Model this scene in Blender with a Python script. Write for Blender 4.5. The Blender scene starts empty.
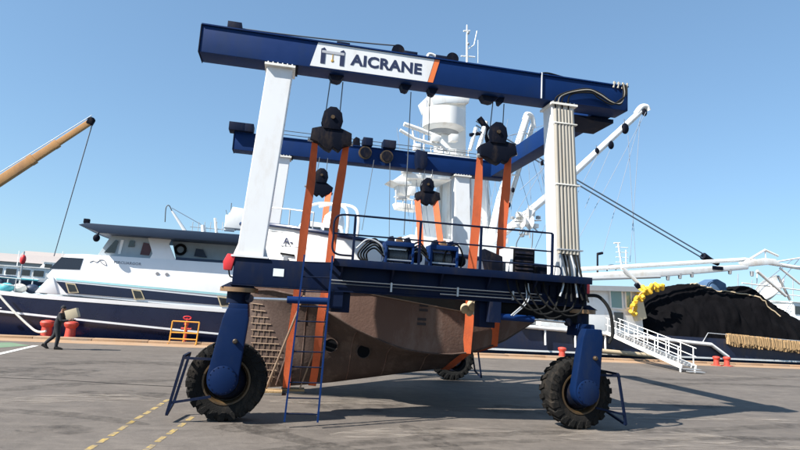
import bpy, bmesh, math, random
import numpy as np
from mathutils import Vector, Matrix, noise
random.seed(7)
R = math.radians
scene = bpy.context.scene
col = scene.collection

# ---------------------------------------------------------------- camera
CAM = Vector((1.581, -12.1, 2.473)); FPX = 562.5
YAW, PITCH, ROLL = .191, .146, .061
_f = Vector((math.sin(YAW)*math.cos(PITCH), math.cos(YAW)*math.cos(PITCH), math.sin(PITCH)))
_r0 = Vector((math.cos(YAW), -math.sin(YAW), 0)); _u0 = _r0.cross(_f)
_r = math.cos(ROLL)*_r0 + math.sin(ROLL)*_u0
_u = -math.sin(ROLL)*_r0 + math.cos(ROLL)*_u0
cd = bpy.data.cameras.new('camera'); cam = bpy.data.objects.new('camera', cd); col.objects.link(cam)
cd.sensor_width = 36; cd.lens = FPX/800*36; cd.clip_start = .1; cd.clip_end = 6000
cam.matrix_world = Matrix(((_r.x, _u.x, -_f.x, CAM.x), (_r.y, _u.y, -_f.y, CAM.y), (_r.z, _u.z, -_f.z, CAM.z), (0, 0, 0, 1)))
scene.camera = cam

# ---------------------------------------------------------------- sky and sun
LIGHT = Vector((1.0, .42, -1.0)).normalized()      # the way the sunlight travels
w = bpy.data.worlds.new('World'); scene.world = w; w.use_nodes = True
nt = w.node_tree; bg = nt.nodes['Background']
sky = nt.nodes.new('ShaderNodeTexSky'); sky.sky_type = 'NISHITA'; sky.sun_disc = False
sky.sun_elevation = math.asin(-LIGHT.z); sky.sun_rotation = math.atan2(-LIGHT.x, -LIGHT.y)
sky.air_density = 1.0; sky.dust_density = .35; sky.ozone_density = 2.5; sky.altitude = 0
gm = nt.nodes.new('ShaderNodeGamma'); gm.inputs[1].default_value = .60
tn = nt.nodes.new('ShaderNodeMix'); tn.data_type = 'RGBA'; tn.blend_type = 'MULTIPLY'; tn.inputs[0].default_value = 1; tn.inputs[7].default_value = (.655, .875, 1.05, 1)
nt.links.new(sky.outputs[0], gm.inputs[0]); nt.links.new(gm.outputs[0], tn.inputs[6]); nt.links.new(tn.outputs[2], bg.inputs[0]); bg.inputs[1].default_value = .15
sl = bpy.data.lights.new('sun', 'SUN'); sl.energy = 5.0; sl.angle = R(.5); sl.color = (1, .95, .87)
so = bpy.data.objects.new('sun', sl); col.objects.link(so)
so.rotation_euler = LIGHT.to_track_quat('-Z', 'Y').to_euler(); so.location = (-30, -10, 40)
scene.view_settings.view_transform = 'Standard'; scene.view_settings.look = 'None'
scene.view_settings.exposure = 1.08; scene.view_settings.gamma = 1; scene.view_settings.use_curve_mapping = False
scene.render.engine = 'CYCLES'

# ---------------------------------------------------------------- pixel helpers (800x450 photograph)
def ray(u, v): return _r*((u-400)/FPX) - _u*((v-225)/FPX) + _f
def AY(u, v, y):
    d = ray(u, v); return CAM + d*((y-CAM.y)/d.y)
def AZ(u, v, z=0.):
    d = ray(u, v); return CAM + d*((z-CAM.z)/d.z)
QA = .108; Q0 = Vector((0, 19.35, 0)); EX = Vector((math.cos(QA), math.sin(QA), 0)); EY = Vector((-math.sin(QA), math.cos(QA), 0))
QM = Matrix.Translation(Q0) @ Matrix.Rotation(QA, 4, 'Z')      # quay frame: s along the quay, t out over the water
def QP(u, v, t):
    d = ray(u, v); k = (t-(CAM-Q0).dot(EY))/d.dot(EY); p = CAM + d*k - Q0
    return Vector((p.dot(EX), t, p.z))

# ---------------------------------------------------------------- materials
MATS = {}
def mat(name, c, rough=.5, metal=0., var=.12, vs=2.5, bump=0., bs=40., dirt=None, da=.0, ds=1.5, spec=.5, coat=0., dp=.5):
    m = bpy.data.materials.new(name); m.use_nodes = True; n = m.node_tree.nodes; l = m.node_tree.links
    b = n['Principled BSDF']; b.inputs['Roughness'].default_value = rough; b.inputs['Metallic'].default_value = metal
    b.inputs['Specular IOR Level'].default_value = spec
    if coat: b.inputs['Coat Weight'].default_value = coat; b.inputs['Coat Roughness'].default_value = .15
    tc = n.new('ShaderNodeTexCoord')
    t = n.new('ShaderNodeTexNoise'); t.inputs['Scale'].default_value = vs; t.inputs['Detail'].default_value = 6; t.inputs['Roughness'].default_value = .65
    l.new(tc.outputs['Object'], t.inputs['Vector'])
    mx = n.new('ShaderNodeMix'); mx.data_type = 'RGBA'
    mx.inputs[6].default_value = (c[0]*(1-var), c[1]*(1-var), c[2]*(1-var), 1)
    mx.inputs[7].default_value = (min(1, c[0]*(1+var)), min(1, c[1]*(1+var)), min(1, c[2]*(1+var)), 1)
    l.new(t.outputs['Fac'], mx.inputs[0]); out = mx.outputs[2]
    if dirt:
        t2 = n.new('ShaderNodeTexNoise'); t2.inputs['Scale'].default_value = ds; t2.inputs['Detail'].default_value = 8; t2.inputs['Roughness'].default_value = .72
        mp = n.new('ShaderNodeMapping'); mp.inputs['Scale'].default_value = (1, 1, .35)
        l.new(tc.outputs['Object'], mp.inputs['Vector']); l.new(mp.outputs[0], t2.inputs['Vector'])
        rp = n.new('ShaderNodeValToRGB'); rp.color_ramp.elements[0].position = dp; rp.color_ramp.elements[1].position = dp+.22
        rp.color_ramp.elements[0].color = (0, 0, 0, 1); rp.color_ramp.elements[1].color = (da, da, da, 1)
        l.new(t2.outputs['Fac'], rp.inputs[0])
        m2 = n.new('ShaderNodeMix'); m2.data_type = 'RGBA'; m2.inputs[7].default_value = (*dirt, 1)
        l.new(rp.outputs[0], m2.inputs[0]); l.new(out, m2.inputs[6]); out = m2.outputs[2]
    l.new(out, b.inputs['Base Color'])
    rr = n.new('ShaderNodeMapRange'); rr.inputs[3].default_value = max(.03, rough-.12); rr.inputs[4].default_value = min(1, rough+.15)
    l.new(t.outputs['Fac'], rr.inputs[0]); l.new(rr.outputs[0], b.inputs['Roughness'])
    if bump:
        t3 = n.new('ShaderNodeTexNoise'); t3.inputs['Scale'].default_value = bs; t3.inputs['Detail'].default_value = 5
        l.new(tc.outputs['Object'], t3.inputs['Vector'])
        bp = n.new('ShaderNodeBump'); bp.inputs['Strength'].default_value = bump; bp.inputs['Distance'].default_value = .02
        l.new(t3.outputs['Fac'], bp.inputs['Height']); l.new(bp.outputs[0], b.inputs['Normal'])
    MATS[name] = m; return m
def glass(name, c, rough=.06):
    m = mat(name, c, rough, 0, .1, 1.0, spec=.8); return m
RUST = (.12, .05, .022); GRIME = (.06, .05, .04)
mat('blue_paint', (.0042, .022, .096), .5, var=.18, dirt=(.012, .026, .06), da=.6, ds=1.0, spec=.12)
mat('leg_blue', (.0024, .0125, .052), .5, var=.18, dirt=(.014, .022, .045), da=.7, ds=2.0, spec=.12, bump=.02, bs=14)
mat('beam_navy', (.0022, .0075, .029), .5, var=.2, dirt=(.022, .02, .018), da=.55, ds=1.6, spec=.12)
mat('navy_steel', (.004, .009, .028), .6, spec=.1, dirt=GRIME, da=.4, ds=2.5, bump=.08, bs=14)
mat('white_paint', (.68, .69, .70), .5, var=.03, dirt=(.48, .42, .34), da=.4, ds=1.6, spec=.35)
mat('cream_paint', (.74, .72, .66), .5, var=.06, dirt=(.30, .24, .16), da=.5, ds=2.2)
mat('cream_hose', (.34, .315, .27), .55, var=.08, dirt=(.30, .25, .18), da=.6, ds=3)
mat('black_rubber', (.010, .010, .010), .8, var=.3, bump=.3, bs=60, spec=.2)
mat('tyre_rubber', (.009, .0085, .008), .9, var=.35, vs=6, spec=.2, dirt=(.06, .047, .035), da=.6, ds=3.5, bump=.5, bs=45)
mat('black_steel', (.0035, .0055, .013), .7, spec=.08, dirt=(.07, .05, .035), da=.5, ds=3)
mat('dark_grime', (.006, .0065, .008), .8, spec=.1)
mat('gold_rim', (.085, .05, .02), .5, .2, dirt=(.02, .018, .015), da=.9, ds=3, dp=.42)
mat('ring_bronze', (.20, .115, .055), .5, .2, dirt=GRIME, da=.5, ds=5)
mat('silver', (.62, .63, .65), .25, .9)
mat('galv', (.45, .46, .47), .45, .6)
mat('orange_strap', (.57, .108, .031), .75, var=.18, vs=5, bump=.5, bs=120, dirt=(.22, .05, .025), da=.6, ds=2.5)
mat('orange_paint', (.72, .17, .04), .45)
mat('red_paint', (.62, .03, .035), .45, dirt=(.2, .03, .03), da=.4)
mat('bollard_red', (.50, .055, .035), .6, dirt=(.18, .05, .035), da=.7, ds=3, bump=.3)
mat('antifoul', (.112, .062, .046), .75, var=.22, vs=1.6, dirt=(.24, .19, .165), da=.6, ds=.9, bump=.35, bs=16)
mat('antifoul_shaded', (.060, .036, .028), .8, var=.25, vs=1.8, dirt=(.22, .16, .13), da=.4, ds=1.6, bump=.4, bs=16)  # darker copy of antifoul: shade of the undercut lower hull put into the colour
mat('boot_black', (.014, .016, .015), .6, dirt=(.06, .055, .03), da=.7, ds=1.5)
mat('seam_pale', (.27, .19, .13), .7, dirt=(.2, .09, .05), da=.6, ds=4)
mat('draft_black', (.02, .015, .02), .6)
mat('boat_white', (.80, .80, .79), .4, var=.03, dirt=(.5, .43, .34), da=.3, ds=1.0, coat=.2)
mat('boat_navy', (.012, .026, .075), .35, var=.2, coat=.3)
mat('yacht_white', (.86, .86, .86), .3, var=.02, coat=.3, dirt=(.62, .60, .56), da=.25, ds=.6)
mat('yacht_navy', (.006, .011, .040), .28, var=.2, coat=.4)
mat('yacht_teal', (.30, .55, .58), .4)
mat('roof_navy', (.016, .032, .065), .5)
mat('cabin_grey', (.40, .46, .50), .5, dirt=(.25, .28, .3), da=.4)
glass('dark_glass', (.02, .022, .026)); glass('green_glass', (.16, .27, .26), .1)
mat('frame_beige', (.55, .46, .30), .5)
mat('ship_navy', (.006, .013, .040), .5, dirt=(.05, .035, .025), da=.6, ds=.9, bump=.1, bs=3)
mat('ship_white', (.78, .78, .76), .45, var=.05, dirt=(.42, .30, .18), da=.5, ds=.8)
mat('ship_grey', (.30, .31, .32), .5)
mat('cable_grey', (.10, .11, .12), .5, .3)
mat('thin_cable', (.26, .30, .36), .5, .2)
mat('wire_blue', (.10, .14, .19), .5, .3)
mat('red_glass', (.07, .012, .02), .3)
mat('straw', (.36, .24, .12), .9, var=.5, vs=3, bump=1, bs=30)
mat('float_yellow', (.62, .38, .025), .6, dirt=(.4, .25, .03), da=.5, ds=5)
mat('barrier_yellow', (.66, .30, .035), .5, dirt=(.3, .13, .05), da=.5, ds=3)
mat('boom_orange', (.50, .25, .085), .5, dirt=(.26, .13, .07), da=.6, ds=.5)
mat('boom_red', (.42, .10, .04), .5)
mat('rope_white', (.62, .60, .54), .85, bump=.6, bs=90)
mat('rope_tan', (.45, .36, .24), .9)
mat('cardboard', (.50, .42, .29), .85, var=.1)
mat('clothes_dark', (.014, .015, .02), .9, var=.3, bump=.4, bs=25)
mat('skin', (.22, .11, .07), .55)
mat('logo_blue', (.012, .02, .065), .5); mat('logo_grey', (.38, .39, .42), .5); mat('logo_gold', (.45, .28, .06), .5)
mat('sign_white', (.72, .78, .80), .5)
mat('print_grey', (.25, .25, .27), .5)
mat('yellow_line', (.46, .31, .06), .85, var=.25, vs=5, dirt=(.15, .13, .11), da=.95, ds=7, dp=.36)
mat('green_court', (.12, .20, .12), .85, var=.15, dirt=(.26, .24, .2), da=.7, ds=1)
mat('white_line', (.66, .66, .62), .8, dirt=(.3, .28, .24), da=.8, ds=3)
mat('kerb_tan', (.34, .215, .125), .85, var=.2, vs=1.2, dirt=(.30, .25, .20), da=.85, ds=.8, bump=.4, bs=14)
mat('quay_concrete', (.18, .16, .14), .9, var=.25, bump=.4, bs=10)
mat('far_wall', (.46, .45, .43), .8, var=.15); mat('far_roof', (.34, .30, .28), .8); mat('far_glass', (.10, .12, .14), .3)
mat('teal_paint', (.06, .32, .36), .5); mat('far_rock', (.30, .29, .28), .95, var=.3, vs=.2)
mat('blue_tarp', (.06, .12, .22), .8, var=.3)

def ground_material():
    m = bpy.data.materials.new('worn_concrete'); m.use_nodes = True; n = m.node_tree.nodes; l = m.node_tree.links
    b = n['Principled BSDF']; tc = n.new('ShaderNodeTexCoord')
    def nz(scale, detail=8, rough=.65, sc=(1, 1, 1), rot=0, dist=0):
        mp = n.new('ShaderNodeMapping'); mp.inputs['Scale'].default_value = sc; mp.inputs['Rotation'].default_value = (0, 0, rot)
        l.new(tc.outputs['Object'], mp.inputs[0]); t = n.new('ShaderNodeTexNoise'); t.inputs['Scale'].default_value = scale
        t.inputs['Detail'].default_value = detail; t.inputs['Roughness'].default_value = rough; t.inputs['Distortion'].default_value = dist
        l.new(mp.outputs[0], t.inputs['Vector']); return t.outputs['Fac']
    def ramp(x, a, bb, lo=0., hi=1.):
        r = n.new('ShaderNodeMapRange'); r.inputs[1].default_value = a; r.inputs[2].default_value = bb; r.inputs[3].default_value = lo; r.inputs[4].default_value = hi
        l.new(x, r.inputs[0]); return r.outputs[0]
    def mix(fac, a, bcol, blend='MIX'):
        x = n.new('ShaderNodeMix'); x.data_type = 'RGBA'; x.blend_type = blend
        if isinstance(fac, float): x.inputs[0].default_value = fac
        else: l.new(fac, x.inputs[0])
        for s, v in ((6, a), (7, bcol)):
            if isinstance(v, tuple): x.inputs[s].default_value = (*v, 1)
            else: l.new(v, x.inputs[s])
        return x.outputs[2]
    c = mix(ramp(nz(.16, 6), .35, .65), (.104, .088, .076), (.158, .137, .121))
    c = mix(ramp(nz(1.1, 9, .7, (1, 1, 1), 0, .6), .46, .70, 0, .65), c, (.058, .050, .044))      # stains
    c = mix(ramp(nz(1.3, 10, .78, (.30, 1.2, 1), .22, 1.2), .50, .76, 0, .7), c, (.27, .235, .197))         # scuffed pale streaks
    c = mix(ramp(nz(1.0, 9, .74, (.22, 1.3, 1), -.10, 1.5), .53, .72, 0, .75), c, (.034, .029, .026))        # dark tyre streaks
    c = mix(ramp(nz(2.6, 9, .7, (1, 1, 1), 0, .9), .52, .74, 0, .6), c, (.215, .185, .155))
    c = mix(ramp(nz(6, 8, .75), .30, .72, 0, .45), c, (.065, .057, .05))
    c = mix(ramp(nz(38, 5, .7), .35, .75, 0, .35), c, (.24, .205, .172))
    c = mix(ramp(nz(110, 4, .8), .40, .68, 0, .45), c, (.045, .039, .034))
    c = mix(ramp(nz(70, 4, .8), .56, .74, 0, .5), c, (.30, .265, .23))
    v = n.new('ShaderNodeTexVoronoi'); v.feature = 'DISTANCE_TO_EDGE'; v.inputs['Scale'].default_value = .23
    mp = n.new('ShaderNodeMapping'); l.new(tc.outputs['Object'], mp.inputs[0])
    dn = n.new('ShaderNodeTexNoise'); dn.inputs['Scale'].default_value = 1.4; dn.inputs['Detail'].default_value = 6
    l.new(tc.outputs['Object'], dn.inputs['Vector'])
    ad = n.new('ShaderNodeMix'); ad.data_type = 'RGBA'; ad.blend_type = 'ADD'; ad.inputs[0].default_value = .8
    l.new(mp.outputs[0], ad.inputs[6]); l.new(dn.outputs['Color'], ad.inputs[7]); l.new(ad.outputs[2], v.inputs['Vector'])
    ck = ramp(v.outputs['Distance'], .0, .004, .35, 0.)
    c = mix(ck, c, (.06, .05, .045))
    l.new(c, b.inputs['Base Color'])
    l.new(ramp(nz(1.1, 9, .7), .3, .7, .95, .72), b.inputs['Roughness']); b.inputs['Specular IOR Level'].default_value = .3
    bp = n.new('ShaderNodeBump'); bp.inputs['Strength'].default_value = .55; bp.inputs['Distance'].default_value = .012
    l.new(nz(14, 10, .75), bp.inputs['Height'])
    bp2 = n.new('ShaderNodeBump'); bp2.inputs['Strength'].default_value = .5; bp2.inputs['Distance'].default_value = .03
    l.new(nz(1.6, 8, .6), bp2.inputs['Height']); l.new(bp.outputs[0], bp2.inputs['Normal']); l.new(bp2.outputs[0], b.inputs['Normal'])
    MATS['ground'] = m
ground_material()
def water_material():
    m = mat('water', (.012, .032, .045), .08, spec=.6); n = m.node_tree.nodes; l = m.node_tree.links
    t = n.new('ShaderNodeTexNoise'); t.inputs['Scale'].default_value = .9; t.inputs['Detail'].default_value = 6
    bp = n.new('ShaderNodeBump'); bp.inputs['Strength'].default_value = .6; bp.inputs['Distance'].default_value = .15
    tc = n.new('ShaderNodeTexCoord'); l.new(tc.outputs['Object'], t.inputs['Vector']); l.new(t.outputs['Fac'], bp.inputs['Height'])
    l.new(bp.outputs[0], n['Principled BSDF'].inputs['Normal'])
water_material()
def net_material():
    m = mat('net_black', (.0045, .0043, .0052), 1.0, var=.6, vs=1.2, spec=.05); n = m.node_tree.nodes; l = m.node_tree.links
    tc = n.new('ShaderNodeTexCoord'); t = n.new('ShaderNodeTexNoise'); t.inputs['Scale'].default_value = 7; t.inputs['Detail'].default_value = 10; t.inputs['Roughness'].default_value = .8
    l.new(tc.outputs['Object'], t.inputs['Vector'])
    bp = n.new('ShaderNodeBump'); bp.inputs['Strength'].default_value = .8; bp.inputs['Distance'].default_value = .05
    l.new(t.outputs['Fac'], bp.inputs['Height']); l.new(bp.outputs[0], n['Principled BSDF'].inputs['Normal'])
net_material()

# ---------------------------------------------------------------- mesh builder
ROOT = {}
class MB:
    def __init__(s, X=None): s.v = []; s.f = []; s.X = X
    def add(s, vs, fs):
        o = len(s.v)
        for p in vs:
            p = Vector(p); s.v.append(s.X @ p if s.X else p)
        for f in fs: s.f.append(tuple(i+o for i in f))
        return s
    def bx(s, x0, x1, y0, y1, z0, z1):
        return s.hexa([(x0, y0, z0), (x1, y0, z0), (x1, y1, z0), (x0, y1, z0), (x0, y0, z1), (x1, y0, z1), (x1, y1, z1), (x0, y1, z1)])
    def hexa(s, p):
        return s.add(p, [(0, 3, 2, 1), (4, 5, 6, 7), (0, 1, 5, 4), (1, 2, 6, 5), (2, 3, 7, 6), (3, 0, 4, 7)])
    def beam(s, a, b, w, h, up=(0, 0, 1), w2=None, h2=None):
        a = Vector(a); b = Vector(b); d = (b-a).normalized(); up = Vector(up)
        if abs(d.dot(up)) > .98: up = Vector((0, 1, 0))
        x = d.cross(up).normalized(); z = x.cross(d); w2 = w if w2 is None else w2; h2 = h if h2 is None else h2
        p = []
        for c, ww, hh in ((a, w, h), (b, w2, h2)):
            p += [c-x*ww/2-z*hh/2, c+x*ww/2-z*hh/2, c+x*ww/2+z*hh/2, c-x*ww/2+z*hh/2]
        return s.add(p, [(0, 1, 2, 3), (7, 6, 5, 4), (0, 4, 5, 1), (1, 5, 6, 2), (2, 6, 7, 3), (3, 7, 4, 0)])
    def tube(s, a, b, r, r2=None, n=10): return s.path([a, b], r, n, r2)
    def path(s, pts, r, n=8, r2=None, caps=True):
        pts = [Vector(p) for p in pts]; N = len(pts); r2 = r if r2 is None else r2
        d0 = (pts[1]-pts[0]).normalized(); x = d0.orthogonal().normalized(); vs = []
        for i, p in enumerate(pts):
            d = (pts[min(i+1, N-1)]-pts[max(i-1, 0)]).normalized()
            x = (x-d*x.dot(d)).normalized(); y = d.cross(x); rr = r+(r2-r)*i/(N-1)
            for k in range(n):
                t = 2*math.pi*k/n; vs.append(p+x*rr*math.cos(t)+y*rr*math.sin(t))
        fs = [(i*n+k, i*n+(k+1) % n, (i+1)*n+(k+1) % n, (i+1)*n+k) for i in range(N-1) for k in range(n)]
        if caps: fs += [tuple(range(n-1, -1, -1)), tuple((N-1)*n+k for k in range(n))]
        return s.add(vs, fs)
    def prism(s, poly, a, b, axis='y'):
        # poly: 2-d outline; extruded from a to b along the axis
        def P(q, c): return {'y': (q[0], c, q[1]), 'x': (c, q[0], q[1]), 'z': (q[0], q[1], c)}[axis]
        n = len(poly); vs = [P(q, a) for q in poly]+[P(q, b) for q in poly]
        fs = [tuple(range(n)), tuple(range(2*n-1, n-1, -1))]+[(i, i+n, (i+1) % n+n, (i+1) % n) for i in range(n)]
        return s.add(vs, fs)
    def lathe(s, prof, c, axis='z', n=24, close=False):
        # prof: (radius, height) pairs
        c = Vector(c); vs = []
        for r, h in prof:
            for k in range(n):
                t = 2*math.pi*k/n; x, y = r*math.cos(t), r*math.sin(t)
                vs.append(c+Vector({'z': (x, y, h), 'y': (x, h, y), 'x': (h, x, y)}[axis]))
        N = len(prof); fs = [(i*n+k, i*n+(k+1) % n, (i+1)*n+(k+1) % n, (i+1)*n+k) for i in range(N-1) for k in range(n)]
        if close: fs += [((N-1)*n+k, (N-1)*n+(k+1) % n, (k+1) % n, k) for k in range(n)]
        else: fs += [tuple(range(n-1, -1, -1)), tuple((N-1)*n+k for k in range(n))]
        return s.add(vs, fs)
    def ball(s, c, rx, ry=None, rz=None, n=12, m=8):
        ry = rx if ry is None else ry; rz = rx if rz is None else rz; c = Vector(c); vs = [c+Vector((0, 0, -rz))]
        for i in range(1, m):
            ph = math.pi*i/m-math.pi/2
            for k in range(n):
                t = 2*math.pi*k/n; vs.append(c+Vector((rx*math.cos(ph)*math.cos(t), ry*math.cos(ph)*math.sin(t), rz*math.sin(ph))))
        vs.append(c+Vector((0, 0, rz))); L = len(vs)-1
        fs = [(0, 1+(k+1) % n, 1+k) for k in range(n)]+[(L, L-n+k, L-n+(k+1) % n) for k in range(n)]
        fs += [(1+i*n+k, 1+i*n+(k+1) % n, 1+(i+1)*n+(k+1) % n, 1+(i+1)*n+k) for i in range(m-2) for k in range(n)]
        return s.add(vs, fs)
    def grid(s, rows):
        n = len(rows[0]); vs = [p for r_ in rows for p in r_]
        return s.add(vs, [(i*n+k, i*n+k+1, (i+1)*n+k+1, (i+1)*n+k) for i in range(len(rows)-1) for k in range(n-1)])
    def build(s, name, m, parent=None, bevel=0., smooth=True, flat=False, thick=0.):
        me = bpy.data.meshes.new(name); vs = s.v
        if parent is not None:
            inv = ROOT[parent.name].inverted(); vs = [inv @ p for p in vs]
        me.from_pydata([tuple(p) for p in vs], [], s.f)
        bm = bmesh.new(); bm.from_mesh(me); bmesh.ops.recalc_face_normals(bm, faces=bm.faces)
        if thick:
            g = bmesh.ops.solidify(bm, geom=bm.faces[:], thickness=thick)
        if bevel:
            es = [e for e in bm.edges if len(e.link_faces) == 2 and e.calc_face_angle(0) > .6]
            bmesh.ops.bevel(bm, geom=es, offset=bevel, segments=2, profile=.6, affect='EDGES', clamp_overlap=True)
        bm.to_mesh(me); bm.free()
        if not flat:
            me.polygons.foreach_set('use_smooth', [True]*len(me.polygons)); me.set_sharp_from_angle(angle=R(24 if bevel else 38))
        me.materials.append(MATS[m]); o = bpy.data.objects.new(name, me); col.objects.link(o)
        if parent is not None: o.parent = parent; ROOT[o.name] = ROOT[parent.name]
        else: ROOT[o.name] = Matrix.Identity(4)
        return o
def thing(name, label, cat, loc=(0, 0, 0), rz=0., group=None):
    o = bpy.data.objects.new(name, None); col.objects.link(o); o.empty_display_size = .3
    o.location = loc; o.rotation_euler = (0, 0, rz); o['label'] = label; o['category'] = cat
    if group: o['group'] = group
    ROOT[o.name] = Matrix.Translation(Vector(loc)) @ Matrix.Rotation(rz, 4, 'Z'); return o
def tag(o, label, cat, group=None):
    o['label'] = label; o['category'] = cat
    if group: o['group'] = group
    return o
def struct(o): o['kind'] = 'structure'; return o
def text_mesh(name, s, size, m, parent, M, ext=.004, sx=1., bold=.0):
    c = bpy.data.curves.new(name, 'FONT'); c.body = s; c.size = size; c.extrude = ext; c.offset = bold; c.space_character = 1.06; c.resolution_u = 3
    t = bpy.data.objects.new('tmp', c); col.objects.link(t)
    me = bpy.data.meshes.new_from_object(t.evaluated_get(bpy.context.evaluated_depsgraph_get()))
    bpy.data.objects.remove(t); bpy.data.curves.remove(c)
    T = ROOT[parent.name].inverted() @ M @ Matrix.Diagonal((sx, 1, 1, 1)); me.transform(T)
    me.materials.clear(); me.materials.append(MATS[m]); o = bpy.data.objects.new(name, me); col.objects.link(o); o.parent = parent
    ROOT[o.name] = ROOT[parent.name]; return o
def curve(pts, k=8):                                  # Catmull-Rom through the points
    P = [Vector(p) for p in pts]; P = [2*P[0]-P[1]]+P+[2*P[-1]-P[-2]]; out = []
    for i in range(1, len(P)-2):
        for j in range(k):
            t = j/k; a, b, c, d = P[i-1:i+3]
            out.append(.5*((2*b)+(c-a)*t+(2*a-5*b+4*c-d)*t*t+(3*b-a-3*c+d)*t**3))
    return out+[P[-2]]
def sag(a, b, s, k=14):
    a = Vector(a); b = Vector(b); return [a.lerp(b, i/k)-Vector((0, 0, s*4*(i/k)*(1-i/k))) for i in range(k+1)]
def interp(x, xs, ys): return float(np.interp(x, xs, ys))

# ================================================================ SETTING
def quay_pt(s, t, z): return QM @ Vector((s, t, z))
gr = MB()
rows = []
xs = [-400, -120, -60, -30, -15, 0, 15, 30, 45, 60, 120, 400]
gv = [[(x, -300, 0) for x in xs], [(x, -30, 0) for x in xs], [(x, 5, 0) for x in xs], [tuple(quay_pt(x, 0, 0)) for x in xs]]
gr.grid(gv); ground = struct(gr.build('ground', 'ground', flat=True))
qw = MB(QM); qw.bx(-400, 400, -.6, -.01, -6, -.012)
struct(qw.build('quay_wall', 'quay_concrete'))
ws = MB(QM); ws.grid([[(s, t, -1.4) for s in (-1500, -100, 0, 100, 1500)] for t in (-.3, 40, 200, 3000)])
struct(ws.build('water', 'water', flat=True))
# quay-edge coping: separate cast blocks, painted tan-orange
cope = struct(MB(QM).bx(-70, 90, -2.3, -.62, .0, .004).build('quay_edge_strip', 'kerb_tan'))
for i in range(44):
    s0 = -40+i*2.5
    MB(QM).bx(s0+.01, s0+2.49, -.6, 0, -.3, .10+.012*random.random()).build('coping_block', 'kerb_tan', cope, bevel=.02)
# yellow dashed guide lines
def dashes(p0, p1, n, ln, wd):
    a = Vector(p0); b = Vector(p1); d = (b-a).normalized(); x = d.cross(Vector((0, 0, 1)))
    for i in range(n):
        c = a.lerp(b, (i+.5)/n)+Vector((random.uniform(-.01, .01), 0, .004)); h = ln/2*random.uniform(.85, 1.08)
        m = MB(); m.add([c-d*h-x*wd/2, c+d*h-x*wd/2, c+d*h+x*wd/2, c-d*h+x*wd/2], [(0, 1, 2, 3)])
        m.build('yellow_dash', 'yellow_line', ground, flat=True)
dashes(AZ(70, 461), AZ(169, 399), 11, .36, .10)
dashes(AZ(128, 463), AZ(194, 416), 6, .38, .10)
# green painted patch with a white border at the far left
g = [AZ(-60, 352), AZ(30, 345.5), AZ(10, 342.5), AZ(-60, 344)]
MB().add([p+Vector((0, 0, .004)) for p in g], [(0, 1, 2, 3)]).build('green_paint_patch', 'green_court', ground, flat=True)
a, b = AZ(-5, 355), AZ(36, 345.7); d = (b-a).normalized(); x = d.cross(Vector((0, 0, 1)))*.11
MB().add([p+Vector((0, 0, .008)) for p in (a-x, b-x, b+x, a+x)], [(0, 1, 2, 3)]).build('white_border_line', 'white_line', ground, flat=True)
def mark_material(name, c, lo, hi, sc, amt):
    m = mat(name, c, .9, var=.2); n = m.node_tree.nodes; l = m.node_tree.links; tc = n.new('ShaderNodeTexCoord')
    mp = n.new('ShaderNodeMapping'); mp.inputs['Scale'].default_value = sc; l.new(tc.outputs['Object'], mp.inputs[0])
    t = n.new('ShaderNodeTexNoise'); t.inputs['Scale'].default_value = 2.2; t.inputs['Detail'].default_value = 10; t.inputs['Roughness'].default_value = .75
    l.new(mp.outputs[0], t.inputs['Vector']); r = n.new('ShaderNodeMapRange'); r.inputs[1].default_value = lo; r.inputs[2].default_value = hi; r.inputs[4].default_value = amt
    l.new(t.outputs['Fac'], r.inputs[0]); l.new(r.outputs[0], n['Principled BSDF'].inputs['Alpha'])
mark_material('tyre_mark', (.022, .019, .017), .38, .72, (1.2, 1.2, 1), .45)
mark_material('oil_stain', (.016, .013, .011), .44, .70, (1, 1, 1), .5)
mark_material('scrape_pale', (.33, .285, .24), .45, .70, (.35, 1.6, 1), .7)
mr = random.Random(11); lift_z = [.003]
def mark(pts, wd, name, m):
    lift_z[0] += .0004; c = curve([Vector((p[0], p[1], lift_z[0])) for p in pts], 10); rows_ = []
    for i, p in enumerate(c):
        d = (c[min(i+1, len(c)-1)]-c[max(0, i-1)]).normalized(); x = d.cross(Vector((0, 0, 1))); w_ = wd*mr.uniform(.8, 1.15)*(min(1, (i+1)/4, (len(c)-i)/4))
        rows_.append([p-x*w_/2, p+x*w_/2])
    MB().grid(rows_).build(name, m, ground, flat=True)
def G(u, v): q = AZ(u, v); return (q.x, q.y)
for pts, wd in (([G(402, 424), G(425, 436), G(455, 450), G(490, 470)], .42), ([G(232, 424), G(300, 440), G(380, 458)], .5), ([G(575, 432), G(500, 434), G(400, 440), G(250, 452)], .4), ([G(600, 432), G(700, 430), G(830, 424)], .5),
                ([G(-20, 392), G(80, 384), G(180, 380)], .6), ([G(-20, 410), G(60, 414), G(150, 425)], .45), ([G(640, 385), G(720, 384), G(830, 388)], .7), ([G(30, 365), G(120, 362), G(200, 366)], .9), ([G(600, 375), G(700, 380), G(810, 376)], .9), ([G(620, 445), G(720, 438), G(830, 440)], .35), ([G(340, 452), G(460, 444), G(560, 440)], .3)):
    mark(pts, wd, 'tyre_mark', 'tyre_mark')
for (u, v, r_) in ((255, 428, .5), (350, 405, .9), (520, 410, .8), (120, 395, .7), (60, 430, .4), (690, 405, .8), (750, 440, .5), (440, 432, .5), (30, 372, 1.2)):
    lift_z[0] += .0004; c = AZ(u, v); k = MB(); n_ = 26
    k.add([(c.x+r_*1.7*math.cos(a)*mr.uniform(.7, 1.1), c.y+r_*math.sin(a)*mr.uniform(.7, 1.1), lift_z[0]) for a in [2*math.pi*i/n_ for i in range(n_)]], [tuple(range(n_))]); k.build('oil_stain', 'oil_stain', ground, flat=True)
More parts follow.
